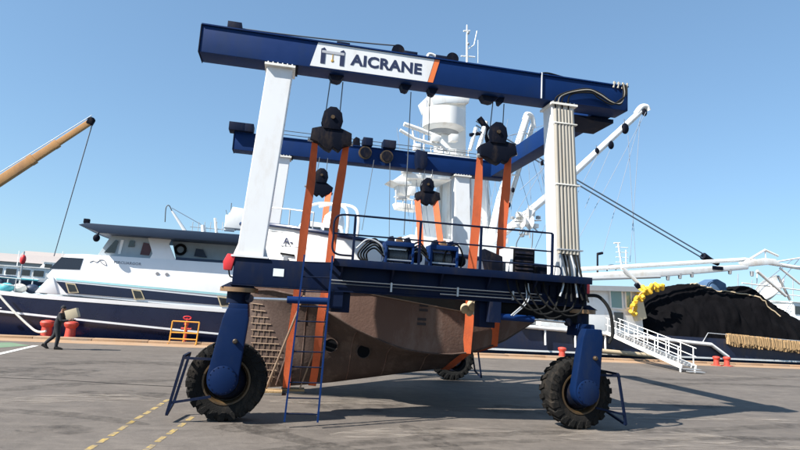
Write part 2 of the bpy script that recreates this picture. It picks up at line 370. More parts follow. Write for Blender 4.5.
for pts, wd in (([G(560, 438), G(640, 436), G(740, 440)], 1.0), ([G(330, 436), G(420, 432), G(520, 430)], .7), ([G(600, 416), G(700, 418), G(820, 422)], .8), ([G(270, 402), G(330, 402), G(400, 404)], .8), ([G(0, 402), G(80, 398), G(160, 400)], 1.0), ([G(640, 450), G(760, 448), G(850, 452)], .5), ([G(650, 372), G(720, 376), G(820, 380)], 1.0)):
    mark(pts, wd, 'scrape_mark', 'scrape_pale')
# slab joint running across the apron on the left
jt = [AZ(-20, 377), AZ(60, 380), AZ(120, 384), AZ(182, 387)]
jm = MB()
for p, q in zip(jt, jt[1:]):
    d = (q-p).normalized(); x = d.cross(Vector((0, 0, 1)))*.03
    jm.add([v+Vector((0, 0, .004)) for v in (p-x, q-x, q+x, p+x)], [(0, 1, 2, 3)])
jm.build('slab_joint', 'dark_grime', ground, flat=True)

# ================================================================ TRAVEL LIFT
lift = thing('travel_lift', 'tall blue and white wheeled boat hoist gantry standing over the brown hull', 'boat hoist', (4.4, 4.3, 0))
H0, H1 = 7.65, 8.26; S = 8.0; XL, XR = -.7, 9.51
COLS = ((1.02, .28, .775, .275), (7.78, .29, 8.02, .32))     # top x, top half width, bottom x, bottom half width
def column(y, spec, near):
    xt, ht, xb, hb = spec; y0, y1 = y+.04, y+.52
    m = MB(); m.hexa([(xb-hb, y0, 3.36), (xb+hb, y0, 3.36), (xb+hb, y1, 3.36), (xb-hb, y1, 3.36), (xt-ht, y0, 7.56), (xt+ht, y0, 7.56), (xt+ht, y1, 7.56), (xt-ht, y1, 7.56)])
    c = m.build('column', 'white_paint', lift, bevel=.018, flat=True)
    f = MB(); f.bx(xt-ht-.05, xt+ht+.05, y-.06, y+.6, 7.555, 7.605)
    f.build('top_flange', 'cream_paint', c)
    for k in range(6): MB().tube((xt-ht+.02+k*(2*ht-.04)/5, y+.0, 7.606), (xt-ht+.02+k*(2*ht-.04)/5, y+.0, 7.648), .02, n=6).build('flange_bolt', 'galv', c)
    MB().bx(xt-ht+.02, xt+ht+.10, y+.03, y+.56, 7.607, 7.652).build('bearing_pad', 'black_steel', c)
    MB().bx(xb-hb-.1, xb+hb+.1, y-.02, y+.6, 3.322, 3.36).build('foot_flange', 'white_paint', c)
    for sx in (-1, 1):
        g2 = MB(); xx = xb+sx*hb; g2.prism([(xx+sx*.004, 3.361), (xx+sx*.09, 3.361), (xx+sx*.004, 3.62)], y+.26, y+.29)
        g2.build('gusset', 'white_paint', c)
    return c
def top_beam(y, near):
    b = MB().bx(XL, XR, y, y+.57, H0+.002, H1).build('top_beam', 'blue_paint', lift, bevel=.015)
    MB().bx(XL-.004, XR+.004, y-.035, y+.605, H1+.001, H1+.03).build('top_flange_plate', 'blue_paint', b)
    e = MB().bx(XL-.02, XL-.002, y-.02, y+.59, H0-.01, H1+.012); e.build('end_plate', 'navy_steel', b)
    return b
tbn = top_beam(0, True); tbf = top_beam(S, False)
for y in (0, S):
    for sp in COLS: column(y, sp, y == 0)
cb = MB().bx(8.9, 9.43, .575, S-.005, H0+.03, H1-.01).build('cross_beam', 'blue_paint', lift, bevel=.015)
MB().prism([(8.4, H0-.02), (9.5, H0-.02), (9.5, H0-.12), (8.9, H0-.12)], .62, 1.6).build('knee_bracket', 'navy_steel', cb)
MB().bx(9.435, 9.75, .62, 1.15, H0+.25, H1-.1).build('end_box', 'navy_steel', cb, bevel=.02)

# the name panel on the near beam
Yf = -.004
pan = MB(); pan.prism([(1.66, H0+.03), (1.80, H1-.01), (4.50, H1-.01), (4.36, H0+.03)], Yf-.004, -.001); pan.build('name_panel', 'white_paint', tbn)
MB().prism([(4.37, H0+.03), (4.51, H1-.01), (4.63, H1-.01), (4.49, H0+.03)], Yf-.004, -.001).build('orange_stripe', 'orange_paint', tbn)
TM = Matrix.Translation((2.57, Yf-.008, H0+.19)) @ Matrix.Rotation(R(90), 4, 'X')
text_mesh('lettering', 'AICRANE', .35, 'logo_blue', tbn, TM, .003, 1.07, .013)
for x0 in (1.93, 2.36):
    lg = MB(); lg.prism([(x0-.05, H0+.12), (x0+.05, H0+.12), (x0+.055, H0+.46), (x0+.02, H0+.50), (x0-.05, H0+.46)], Yf-.012, Yf-.005)
    lg.build('logo_pillar', 'logo_blue', tbn)
MB().bx(1.90, 2.40, Yf-.0145, Yf-.0125, H0+.37, H0+.43).build('logo_beam', 'logo_grey', tbn)
lk = MB(); lk.bx(2.135, 2.155, Yf-.012, Yf-.005, H0+.24, H0+.36); lk.ball((2.145, Yf-.008, H0+.21), .035, .006, .035); lk.build('logo_hook', 'logo_gold', tbn)

# fittings on top of and under the beams
def sheave(c, r, name, parent, axis='y', wdt=.08, m='black_steel'):
    return MB().lathe([(r*.4, -wdt*.6), (r, -wdt*.6), (r, -wdt*.3), (r*.86, 0), (r, wdt*.3), (r, wdt*.6), (r*.4, wdt*.6)], c, axis, 20).build(name, m, parent)
for (u, v, sx, sz) in ((235, 28, .30, .20), (343, 45.5, .30, .10), (410, 53, .32, .12), (440, 59, .28, .13)):
    p = AY(u, v, .2); MB().bx(p.x-sx/2, p.x+sx/2, .08, .34, H1+.031, H1+.03+sz).build('cable_box', 'navy_steel', tbn, bevel=.01)
for (u, v) in ((398, 49), (452, 58)):
    p = AY(u, v, .3); s_ = sheave((p.x, .28, H1+.2), .15, 'rope_sheave', tbn)
    MB().prism([(p.x-.17, H1+.03), (p.x+.17, H1+.03), (p.x+.06, H1+.26), (p.x-.06, H1+.26)], .36, .385).build('sheave_bracket', 'black_steel', s_)
MB().path(curve([(4.35, .12, H1+.04), (4.4, .12, H1+.16), (4.55, .12, H1+.13), (4.6, .12, H1+.04)]), .04).build('breather_pipe', 'ship_white', tbn)
r1 = AY(240, 28.5, .15); r2 = AY(392, 48, .25)
MB().path(sag((r1.x-.1, .2, H1+.14), (r2.x+.1, .28, H1+.33), .03), .017).build('running_rope', 'cable_grey', tbn)
r3 = AY(457, 60, .28); MB().path([(r3.x, .28, H1+.12), (7.2, .28, H1+.07)], .012).build('running_rope', 'thin_cable', tbn)
MB().path(curve([(7.15, .05, H1+.05), (7.4, .06, H1+.10), (8.0, .1, H1+.055), (8.7, .08, H1+.05)]), .022).build('beam_hose', 'black_rubber', tbn)
for (u, v, wd) in ((336, 80, .34), (405, 89.5, .26), (432, 93, .24), (488, 103, .42), (500, 104, .14)):
    p = AY(u, v, .35); x = p.x
    MB().prism([(x-wd/2, H0), (x+wd/2, H0), (x+wd*.3, H0-.11), (x+wd*.1, H0-.14), (x-wd*.3, H0-.12)], .24, .50).build('rope_lug', 'navy_steel', tbn)
MB().tube((7.19, -.02, H0+.01), (7.19, -.02, H1+.05), .022).build('conduit', 'galv', tbn)

# far beam fittings
for (u, v, sx) in ((237.5, 130.5, .55), (250, 128, .30), (367, 142, .36), (388.5, 144, .48)):
    p = AY(u, v, S+.1); z1 = H1+.03+.30; bx_ = MB().bx(p.x-sx/2, p.x+sx/2, S-.22, S+.3, H1+.031, z1).build('cable_box', 'navy_steel', tbf, bevel=.02)
for (u, v) in ((365, 153), (386.5, 157)):
    p = AY(u, v, S-.1); s_ = sheave((p.x, S-.14, p.z), .24, 'rope_sheave', tbf, m='gold_rim')
    MB().lathe([(.19, -.07), (.19, .07)], (p.x, S-.15, p.z), 'y', 16).build('sheave_face', 'black_steel', s_)
p = AY(357, 142, S); MB().prism([(p.x-.14, H1+.03), (p.x+.14, H1+.03), (p.x+.1, H1+.33), (p.x-.04, H1+.38), (p.x-.13, H1+.28)], S+.05, S+.3).build('motor', 'black_steel', tbf)
for zz in (.12, .26): MB().path([(.4, S+.1, H1+zz+.05), (9.3, S+.1, H1+zz)], .014).build('running_rope', 'cable_grey', tbf)
p = AY(421.5, 155, S-.35)
MB().prism([(p.x-.2, 8.3), (p.x+.22, 8.25), (p.x+.24, 7.75), (p.x+.1, 7.55), (p.x-.12, 7.6), (p.x-.2, 7.9)], S-.42, S-.02).build('trolley', 'navy_steel', tbf, bevel=.03)

# hook blocks with their rope falls
def hook_block(x, y, z, ztop, tilt, name_lab, sc=1.0):
    m = MB(); hexp = [(x-.19*sc, z), (x-.24*sc, z+.20*sc), (x-.20*sc, z+.40*sc), (x-.07*sc, z+.52*sc), (x+.07*sc, z+.52*sc), (x+.20*sc, z+.40*sc), (x+.24*sc, z+.20*sc), (x+.19*sc, z)]
    m.prism(hexp, y-.16, y-.10); m.prism(hexp, y+.10, y+.16)
    m.prism([(x-.12*sc, z-.1), (x+.12*sc, z-.1), (x+.16*sc, z+.1), (x-.16*sc, z+.1)], y-.099, y+.099)
    hb = m.build('hook_block', 'black_steel', lift, bevel=.012)
    sheave((x, y, z+.27*sc), .2*sc, 'block_sheave', hb, wdt=.12, m='galv')
    MB().tube((x, y-.2, z+.27*sc), (x, y+.2, z+.27*sc), .045, n=12).build('sheave_pin', 'gold_rim', hb)
    yk = MB(); T = Matrix.Translation((x, y, z)) @ Matrix.Rotation(tilt, 4, 'Y'); yk.X = T
    yk.prism([(-.44*sc, -.02), (-.16*sc, .07), (.16*sc, .07), (.46*sc, -.04), (.47*sc, -.30*sc), (.30*sc, -.34*sc), (.20*sc, -.48*sc), (.06*sc, -.40*sc), (0, -.50*sc), (-.14*sc, -.44*sc), (-.30*sc, -.32*sc), (-.46*sc, -.28*sc)], -.13, .13)
    yk.build('spreader_yoke', 'black_steel', hb, bevel=.02)
    for sx in (-1, 1):
        s_ = MB(T); s_.tube((sx*.38*sc-.13, 0, -.25*sc), (sx*.38*sc+.13, 0, -.25*sc), .05, n=10); s_.build('sling_pin', 'galv', hb)
    for k, dx in enumerate((-.16, .16)):
        MB().path([(x+dx*sc, y, z+.4*sc), (x+dx*.9*sc+.03, y, ztop)], .013, 6).build('rope_fall', 'cable_grey', hb)
    return hb
NB = [(2.27, .37, 6.36), (6.22, .37, 6.50)]; FB = [(2.45, 7.62, 6.66), (6.32, 7.62, 6.72)]
hook_block(*NB[0], H0-.1, R(0), '')
hook_block(*NB[1], H0-.1, R(-9), '')
hook_block(*FB[0], 7.6, R(12), ''); hook_block(*FB[1], 7.6, R(-6), '')
for (u0, v0, u1, v1) in ((411, 92, 404, 235), (430, 95, 428.5, 140), (374, 160, 362, 230), (390, 163, 389, 250)):
    a = AY(u0, v0, .4 if v0 < 100 else S-.2); b = AY(u1, v1, .4 if v0 < 100 else S-.6)
    MB().path([a, b], .011, 6).build('rope_fall', 'cable_grey', lift)

# ---- lower beams, walkway, steering legs and wheels
def lower_beam(y, near):
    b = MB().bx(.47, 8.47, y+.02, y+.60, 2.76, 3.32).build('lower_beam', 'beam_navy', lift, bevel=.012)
    MB().bx(.44, 8.50, y-.01, y+.63, 2.735, 2.759).build('bottom_flange', 'navy_steel', b)
    return b
lbn = lower_beam(0, True); lbf = lower_beam(S, False)
TYRE = None
def tyre_mesh():
    m = MB(); r, h = .80, .27
    m.lathe([(.44, -.20), (.50, -.255), (.62, -h), (.70, -h), (.755, -.235), (.765, -.1), (.765, .1), (.755, .235), (.70, h), (.62, h), (.50, .255), (.44, .20)], (0, 0, 0), 'y', 56, close=True)
    for i in range(22):
        for sgn in (-1, 1):
            a0 = 2*math.pi*(i+(.5 if sgn > 0 else 0))/22
            def pt(rr, a, yy): return (rr*math.cos(a), yy, rr*math.sin(a))
            w0, w1 = .062, .095
            pts = [pt(.755, a0-w0-.07*0, sgn*.02), pt(.755, a0+w0, sgn*.02), pt(.69, a0+w1+.10, sgn*.285), pt(.69, a0-w1+.10, sgn*.285),
                   pt(.805, a0-w0*.85, sgn*.025), pt(.805, a0+w0*.85, sgn*.025), pt(.785, a0+w1*.8+.10, sgn*.272), pt(.785, a0-w1*.8+.10, sgn*.272)]
            m.hexa(pts)
            q = [pt(.69, a0-w1+.10, sgn*.262), pt(.69, a0+w1+.10, sgn*.262), pt(.60, a0+w1*.8+.16, sgn*.262), pt(.60, a0-w1*.8+.16, sgn*.262)]
            q2 = [pt(.76, a0-w1*.9+.10, sgn*.287), pt(.76, a0+w1*.9+.10, sgn*.277), pt(.615, a0+w1*.7+.16, sgn*.283), pt(.615, a0-w1*.7+.16, sgn*.283)]
            m.hexa(q+q2)
    return m
def wheel_leg(xc, y, side, sgn, steer):
    # side: outward direction along x of the guard; sgn: -1 leg on the camera side of the wheel, +1 on the far side
    T = Matrix.Translation((xc, y+.3, 0)) @ Matrix.Rotation(steer, 4, 'Z')
    def M_(): return MB(T)
    leg = M_()
    yo = sgn*.335; yi = sgn*.60
    ya, yb = min(yo, yi), max(yo, yi)
    arc = [(.30*math.cos(t)-.05, .87+.30*math.sin(t)) for t in [math.pi+math.pi*k/12 for k in range(13)]]
    leg.prism([(-.10, 2.26), (.30, 2.26), (.335, 2.05), (.25, .95)]+[a for a in reversed(arc)]+[(-.35, .95), (-.17, 2.05)], ya, yb)
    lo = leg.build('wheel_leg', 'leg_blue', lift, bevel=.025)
    k = M_(); k.prism([(-.14, 2.08), (.31, 2.08), (.28, 2.36), (-.10, 2.36)], min(yo, -sgn*.22), max(yo, -sgn*.22)+.0); k.build('leg_knee', 'leg_blue', lo, bevel=.03)
    k = M_(); k.lathe([(.24, 2.36), (.24, 2.60)], (.05, 0, 0), 'z', 24); k.build('king_pin', 'navy_steel', lo)
    k = M_(); k.lathe([(.39, 2.60), (.39, 2.69)], (.05, 0, 0), 'z', 32); k.build('slewing_ring', 'ring_bronze', lo)
    k = M_(); k.hexa([(-.3, -.26, 2.69), (.4, -.26, 2.69), (.4, .26, 2.69), (-.3, .26, 2.69), (-.12, -.2, 2.8), (.22, -.2, 2.8), (.22, .2, 2.8), (-.12, .2, 2.8)]); k.build('ring_plate', 'navy_steel', lo)
    k = M_(); k.lathe([(.27, yi+sgn*.001), (.27, yi+sgn*.04), (.24, yi+sgn*.055)], (-.05, 0, .87), 'y', 32); hd = k.build('hub_cover', 'leg_blue', lo)
    k = M_()
    for i in range(16):
        a = 2*math.pi*i/16; k.lathe([(.014, yi+sgn*.04), (.014, yi+sgn*.058)], (-.05+.25*math.cos(a), 0, .87+.25*math.sin(a)), 'y', 6)
    k.build('hub_bolts', 'beam_navy', hd)['kind'] = 'stuff'
    k = M_(); k.lathe([(.05, yi), (.05, yi+sgn*.05), (.03, yi+sgn*.07)], (.12, 0, 1.62), 'y', 12); k.build('side_lamp', 'gold_rim', lo)
    ty = MB(T @ Matrix.Translation((0, 0, .80))); t_ = tyre_mesh(); ty.add(t_.v, t_.f); wo = ty.build('tyre', 'tyre_rubber' if y == 0 else 'black_rubber', lift)  # far tyres in plain black: the shade over there is painted in
    k = MB(T @ Matrix.Translation((0, 0, .80))); k.lathe([(.10, .1), (.40, .12), (.43, .20), (.475, .235), (.475, .262), (.44, .262), (.41, .22), (.41, -.22), (.44, -.262), (.475, -.262), (.475, -.235), (.43, -.20), (.40, -.12), (.10, -.1)], (0, 0, 0), 'y', 40, close=True)
    k.build('rim', 'gold_rim' if y == 0 else 'black_steel', wo)  # far rims black instead of gold, their shade put into the colour
    k = MB(T @ Matrix.Translation((0, 0, .80))); k.lathe([(.30, -.34), (.40, -.1), (.40, .1), (.30, .34)], (0, 0, 0), 'y', 24); k.build('wheel_hub', 'black_steel', wo)
    # bumper frame ahead of the tyre
    g = M_(); xo = side*.84; xo2 = side*1.04
    a, b, c, d = (xo, -.42, 1.27), (xo, .30, 1.27), (xo2, .30, .30), (xo2, -.42, .16)
    for p, q in ((a, b), (b, c), (c, d), (d, a)): g.beam(p, q, .05, .05)
    g.beam((side*.25, sgn*.45, 1.24), (xo, sgn*.42, 1.24), .045, .045); g.beam((side*.25, sgn*.45, .52), (side*.99, sgn*.42, .38), .045, .045)
    g.build('wheel_guard', 'navy_steel', lo)
wheel_leg(.56, 0, -1, -1, 0); wheel_leg(8.36, 0, 1, -1, R(2))
wheel_leg(.56, S, -1, 1, 0); wheel_leg(7.75, S, 1, 1, 0)
# steering rams
def ram(a, b, y, z):
    o = MB().tube((a+(b-a)*.45, y, z), (b, y, z+.02), .075, n=16); o = o.build('steering_ram', 'blue_paint', lift)
    MB().tube((a, y, z-.02), (a+(b-a)*.45-.002, y, z), .035, n=12).build('ram_rod', 'silver', o)
    MB().lathe([(.09, -.04), (.09, .04)], (a, y, z-.02), 'y', 12).build('ram_eye', 'black_steel', o)
    MB().prism([(b-.05, z-.12), (b+.22, z-.12), (b+.22, 2.735), (b-.05, 2.735)], y-.1, y+.1).build('ram_bracket', 'navy_steel', o)
ram(.85, 2.55, .02, 2.5); ram(8.0, 6.1, .02, 2.40)
MB().bx(2.55, 2.95, .12, .55, 2.3, 2.733).build('oil_tank', 'beam_navy', lift, bevel=.02)
MB().bx(5.92, 6.30, .2, .6, 2.15, 2.733).build('oil_tank', 'beam_navy', lift, bevel=.02)
# walkway
wk = MB().bx(2.5, 8.42, -.28, .95, 3.325, 3.36).build('walkway', 'navy_steel', lift)
MB().bx(2.5, 8.42, -.30, -.281, 3.26, 3.42).build('kick_plate', 'beam_navy', wk, bevel=.005)
for i in range(6):
    x = 2.7+i*1.1; MB().prism([(-.27, 3.32), (.018, 3.32), (.018, 2.95)], x-.02, x+.02, 'x').build('walkway_bracket', 'navy_steel', wk)
yr_ = -.24; posts = [AY(u, 240, yr_).x for u in (354, 420, 481, 552.5)]
for x in posts: MB().beam((x, yr_, 3.30), (x, yr_, 4.36), .05, .05, (0, 1, 0)).build('rail_post', 'beam_navy', wk)
x0, x1 = posts[0], posts[-1]
MB().path(curve([(x0+.02, yr_, 3.50), (x0-.32, yr_, 3.51), (x0-.44, yr_, 3.62), (x0-.44, yr_, 3.9), (x0-.44, yr_, 4.22), (x0-.32, yr_, 4.35), (x0, yr_, 4.37)], 6)+[Vector((x1, yr_, 4.37))], .022).build('top_rail', 'navy_steel', wk)
MB().path([(x0-.42, yr_, 3.95), (x1, yr_, 3.95)], .018).build('middle_rail', 'navy_steel', wk)
MB().path([(posts[2], yr_, 3.62), (x1+.05, yr_, 3.62)]+curve([(x1+.05, yr_, 3.62), (x1+.2, yr_, 3.6), (x1+.22, yr_, 3.45), (x1+.1, yr_, 3.36)]), .018).build('lower_rail', 'navy_steel', wk)
for z in (2.83, 2.90, 2.97):
    MB().path([(2.5 if z > 2.85 else 4.9, -.05, z), (7.3, -.05, z)], .013, 6).build('hydraulic_pipe', 'galv' if z != 2.9 else 'cable_grey', lift)
for x in (3.8, 5.3, 6.6): MB().bx(x-.02, x+.02, -.075, -.03, 2.80, 3.0).build('pipe_clamp', 'galv', lift)
# winches
def winch(x, y):
    m = MB()
    for dx in (-.30, .30): m.prism([(y-.26, 3.361), (y+.26, 3.361), (y+.24, 3.86), (y-.24, 3.86)], x+dx-.025, x+dx+.025, 'x')
    m.bx(x-.32, x+.32, y-.25, y+.25, 3.80, 3.90); m.bx(x-.36, x+.36, y-.28, y+.28, 3.362, 3.40)
    o = m.build('winch', 'blue_paint', lift, bevel=.01)
    MB().lathe([(.19, -.27), (.19, -.23), (.13, -.22), (.13, .22), (.19, .23), (.19, .27)], (x, y, 3.6), 'x', 24).build('rope_drum', 'navy_steel', o)
    MB().lathe([(.135+.012*(i % 2), -.21+.42*i/24) for i in range(25)], (x, y, 3.6), 'x', 20).build('wound_rope', 'cable_grey', o)
    MB().tube((x-.31, y-.2, 3.50), (x+.31, y-.2, 3.50), .025).build('guide_bar', 'galv', o)
    for dx in (-.17, .02, .2):
        k = MB(); k.prism([(x+dx-.09, 3.901), (x+dx+.09, 3.901), (x+dx+.03, 4.04), (x+dx-.05, 4.02)], y-.1, y+.08); k.build('valve_block', 'navy_steel' if dx != .02 else 'ring_bronze', o, bevel=.01)
    MB().lathe([(.12, 0), (.12, .18), (.08, .22)], (x+.33, y, 3.6), 'x', 16).build('drive_motor', 'black_steel', o)
    for i in range(4):
        dy = -.2+.1*i
        MB().path(curve([(x-.33, y+dy, 3.55+.08*i), (x-.55, y+dy, 3.72+.08*i), (x-.72-.05*i, y+dy, 3.6), (x-.68, y+dy, 3.37)]), .02).build('winch_hose', 'black_rubber', o)
wx = AY(398, 255, .1).x; winch(wx, .15); winch(AY(442, 258, .1).x, .15)
MB().path(curve([(3.0, .1, 3.7), (3.25, .1, 3.92), (3.55, .05, 3.8), (3.6, .05, 3.5), (3.45, .05, 3.37)]), .02).build('loose_hose', 'galv', lift)
MB().path(curve([(4.95, .0, 3.37), (5.0, 0, 3.75), (5.25, 0, 3.95), (5.4, 0, 3.7), (5.35, 0, 3.37)]), .02).build('loose_hose', 'black_rubber', lift)
gc = MB().bx(6.55, 7.15, .05, .75, 3.361, 4.02).build('power_cabinet', 'white_paint', lift, bevel=.015)
MB().bx(6.62, 7.14, .03, .049, 3.38, 4.0).build('cabinet_door', 'dark_grime', gc)
for i in range(6): MB().prism([(.0, 3.42+.09*i), (.028, 3.42+.09*i), (.028, 3.48+.09*i)], 6.66, 7.1, 'x').build('louvre', 'black_steel', gc)
MB().prism([(6.15, 3.362), (6.48, 3.362), (6.45, 3.8), (6.0, 3.95)], .25, .6).build('battery_box', 'black_steel', lift, bevel=.02)
MB().bx(7.25, 7.5, .1, .4, 3.362, 3.62).build('battery_box', 'black_steel', lift, bevel=.02)
# ladder
la, lb = AY(304, 262, -.33), AY(285, 414, -.36); lc, ld = AY(332, 263, -.33), AY(318, 417, -.36)
la.z += .15; lc.z += .15; lb.z = .12; ld.z = .12
lad = MB(); lad.beam(la, lb, .035, .06); lad.beam(lc, ld, .035, .06); lad = lad.build('ladder', 'blue_paint', lift)
for i in range(11):
    t = (i+.5)/11; MB().tube(la.lerp(lb, t), lc.lerp(ld, t), .014, n=8).build('rung', 'navy_steel', lad)
for s_, p in ((-1, la), (1, lc)): MB().beam(p+Vector((0, 0, -.1)), (p.x, .02, 3.2), .03, .05).build('ladder_bracket', 'navy_steel', lad)
p = AY(278.5, 272.5, 0); MB().bx(p.x-.11, p.x+.11, .012, .019, p.z-.08, p.z+.08).build('sign_plate', 'sign_white', lbn)
p = AY(229.5, 262, .1)
hn = MB().prism([(p.x-.10, p.z-.17), (p.x+.06, p.z-.17), (p.x+.12, p.z+.16), (p.x-.05, p.z+.17), (p.x-.12, p.z)], .0, .22).build('alarm_lamp', 'red_paint', lift, bevel=.02)
MB().path(curve([(p.x, .1, p.z-.16), (p.x+.05, .1, p.z-.3), (p.x+.2, .1, p.z-.28), (.5, .1, p.z-.1)]), .015).build('lamp_wire', 'black_rubber', hn)
p = AY(588, 287, .1); MB().bx(8.475, 8.56, .05, .35, 3.0, 3.3).build('tail_lamp', 'red_paint', lift, bevel=.01)
# hose bundle down the right-hand near column
def colx(z, f):                                       # x across the front of the column at height z
    t = (z-3.36)/(7.56-3.36); c = 8.02+(7.78-8.02)*t; h = .32-.03*t; return c-h+2*h*f
hs = [.12, .27, .42, .56, .70, .84]
for i, f in enumerate(hs):
    pts = [Vector((colx(z, f), -.005, z)) for z in (7.45, 6.6, 5.7, 4.8, 3.95)]
    low = [(colx(3.6, f)+.02*math.sin(i*2), -.06-.03*i % .1, 3.62), (colx(3.4, f)+.05*math.sin(i*3), -.16, 3.25), (colx(3.4, f)-.1+.05*i, -.2, 2.95-.05*(i % 3))]
    MB().path(pts, .045, 10).build('column_hose', 'cream_hose', lift)
    MB().path(curve([pts[-1]]+low), .024, 8).build('hose_tail', 'black_rubber' if i % 3 else 'galv', lift)
    topc = [(colx(7.45, f), -.005, 7.44), (colx(7.5, f)+.02, -.07, 7.75+.02*i), (8.25+.05*i, -.1, 8.02-.02*i), (8.65, -.1, 7.98-.035*i), (9.0, -.1, 7.80-.02*i), (9.25, -.1, 7.76+.03*i), (9.33+.02*i, -.09, 8.05), (9.32+.025*i, -.05, 8.30)]
    if i in (0, 1, 2, 4): MB().path(curve(topc, 6), .020, 8).build('beam_hose', 'black_rubber' if i != 1 else 'cream_hose', lift)
for k in range(7):
    x = 9.10+.06*k; MB().tube((x, -.02+.05*(k % 2), 8.20), (x+.02, -.02+.05*(k % 2), 8.36), .026, n=8).build('hose_end', 'cream_hose', lift)
for z in (7.1, 5.6, 4.05):
    MB().bx(colx(z, .03), colx(z, 1.04), -.058, .035, z-.016, z+.016).build('hose_clamp', 'cream_paint' if z > 5 else 'galv', lift, bevel=.006)
for k in range(5):
    x = 7.0+.22*k; z = 2.62-.07*(k % 3)
    MB().path(curve([(x-.55, -.05, 3.25), (x-.48, -.14, 2.95), (x-.1, -.18, z), (x+.3, -.16, z+.05), (x+.5, -.06, 2.95)]), .02+.004*(k % 2), 8).build('slack_hose', 'black_rubber', lift)
for k, (a, b) in enumerate(((6.9, 6.55), (6.96, 6.6))): MB().path(curve([(a, -.06, 3.2), (a-.02, -.12, 2.8), (b, -.1, 2.45)]), .018).build('slack_hose', 'galv', lift)
MB().path(curve([(8.42, -.05, 3.02), (8.7, -.12, 3.0), (8.92, -.2, 2.7), (9.0, -.2, 2.2), (8.9, -.2, 1.95)]), .04).build('slack_hose', 'black_rubber', lift)
mb = MB()
for k in range(9):
    x = 6.75+.19*k; h = .18+.1*((k*7) % 3); mb.bx(x, x+.14, -.04, .018, 3.2-h, 3.2)
mb.build('valve_bank', 'black_steel', lift, bevel=.006)
MB().bx(6.35, 8.3, .10, .58, 2.36, 2.733).build('gear_box', 'dark_grime', lift, bevel=.03)

# ================================================================ THE BOAT IN THE SLINGS
boat = thing('workboat', 'small workboat with white topsides and rust brown bottom hanging in orange slings', 'boat', (4.3, 4.0, 0))
BC = 4.0
zs = lambda x: interp(x, [0, 1, 3, 5, 7, 8.6], [4.5, 4.38, 4.12, 3.92, 3.80, 3.78])
hs_ = lambda x: interp(x, [.15, .5, 1, 1.6, 2.3, 3.2, 5, 7, 8.4], [.06, .65, 1.22, 1.66, 1.98, 2.18, 2.25, 2.2, 2.05])
zw = lambda x: interp(x, [0, 2.0, 3.37, 6.09, 8.4], [3.25, 3.0, 2.80, 2.47, 2.40])
hw = lambda x: interp(x, [.3, .8, 1.4, 2.2, 3.0, 5, 7, 8.4], [.05, .55, 1.2, 1.85, 2.12, 2.22, 2.15, 1.7])
zc = lambda x: interp(x, [.4, 1.2, 2.0, 2.67, 3.3, 4.07, 4.6, 5.23, 5.8, 6.4, 7.33, 8.35], [2.7, 2.75, 2.62, 2.27, 1.92, 1.62, 1.47, 1.40, 1.40, 1.48, 1.80, 2.34])
hc = lambda x: interp(x, [.4, .9, 1.4, 2.2, 3.0, 5, 7, 8.35], [.05, .45, .95, 1.75, 2.05, 2.12, 1.95, 1.4])
zk = lambda x: interp(x, [.4, .8, 1.2, 3, 5, 6.3, 6.7, 7.3, 8.35], [1.2, .35, .12, .34, .66, .86, 1.15, 1.6, 2.28])
def hull_rows(fn, x0, x1, n=34):
    return [fn(x0+(x1-x0)*i/n) for i in range(n+1)]
def side_pts(sg, seq): return [(x, BC-sg*h, z) for (x, h, z) in seq]
def low_section(x):
    a, b = (hc(x), zc(x)), (.10, zk(x)); d = a[1]-b[1]; out = []
    prof = ((1, 1), (.72, .90), (.52, .72), (.42, .45), (.28, .18), (.09, 0)) if x < 7 else ((1, 1), (.8, .84), (.6, .62), (.4, .4), (.2, .18), (.05, 0))
    for fh, fz in prof: out.append((x, a[0]*fh, b[1]+d*fz))
    return out
bt = MB(); rows = []
for i in range(45):
    x = .42+(8.34-.42)*i/44; seq = low_section(x)
    rows.append(side_pts(1, seq)+side_pts(-1, seq[::-1]))
bt.grid(rows); bt.add(rows[-1], [tuple(range(len(rows[-1])))]); bt.build('lower_hull', 'antifoul_shaded', boat)
for sg in (1, -1):
    k = MB(); k.grid([side_pts(sg, [(x, hc(x)+.02, zc(x)-.01), (x, (hc(x)+hw(x))/2+.05, (zc(x)+zw(x))/2), (x, hw(x)+.01, zw(x))]) for x in [.42+7.95*i/40 for i in range(41)]]); k.build('bilge_shell', 'antifoul', boat)
    k = MB(); k.grid([side_pts(sg, [(x, hw(x)+.008, zw(x)), (x, hw(x)+.02, zw(x)+.42)]) for x in [.42+7.98*i/40 for i in range(41)]]); k.build('boot_stripe', 'boot_black', boat)
    k = MB(); k.grid([side_pts(sg, [(x, hw(x)+.018, zw(x)+.42), (x, (hw(x)+hs_(x))/2+.02, (zw(x)+.42+zs(x))/2), (x, hs_(x)+.01, zs(x))]) for x in [.2+8.2*i/40 for i in range(41)]]); k.build('topsides', 'boat_white', boat)
    k = MB(); k.path([Vector((x, BC-sg*(hs_(x)+.02), zs(x)+.02)) for x in [.2+8.2*i/40 for i in range(41)]], .055, 8); k.build('rub_rail', 'boat_navy', boat)
    k = MB(); k.path([Vector((x, BC-sg*(hc(x)+.03), zc(x)-.01)) for x in [.7+7.6*i/40 for i in range(41)]], .022, 6); k.build('bilge_weld', 'antifoul_shaded', boat)
    k = MB(); k.path([Vector((x, BC-sg*(hw(x)+.02), zw(x))) for x in [.9+7.4*i/40 for i in range(41)]], .014, 6); k.build('waterline_edge', 'seam_pale', boat)
x = 8.4; k = MB(); k.prism([(BC-hs_(x), zs(x)), (BC+hs_(x), zs(x)), (BC+hw(x), zw(x)+.4), (BC+1.4, 2.36), (BC-1.4, 2.36), (BC-hw(x), zw(x)+.4)], 8.37, 8.42, 'x'); k.build('transom', 'boat_white', boat)
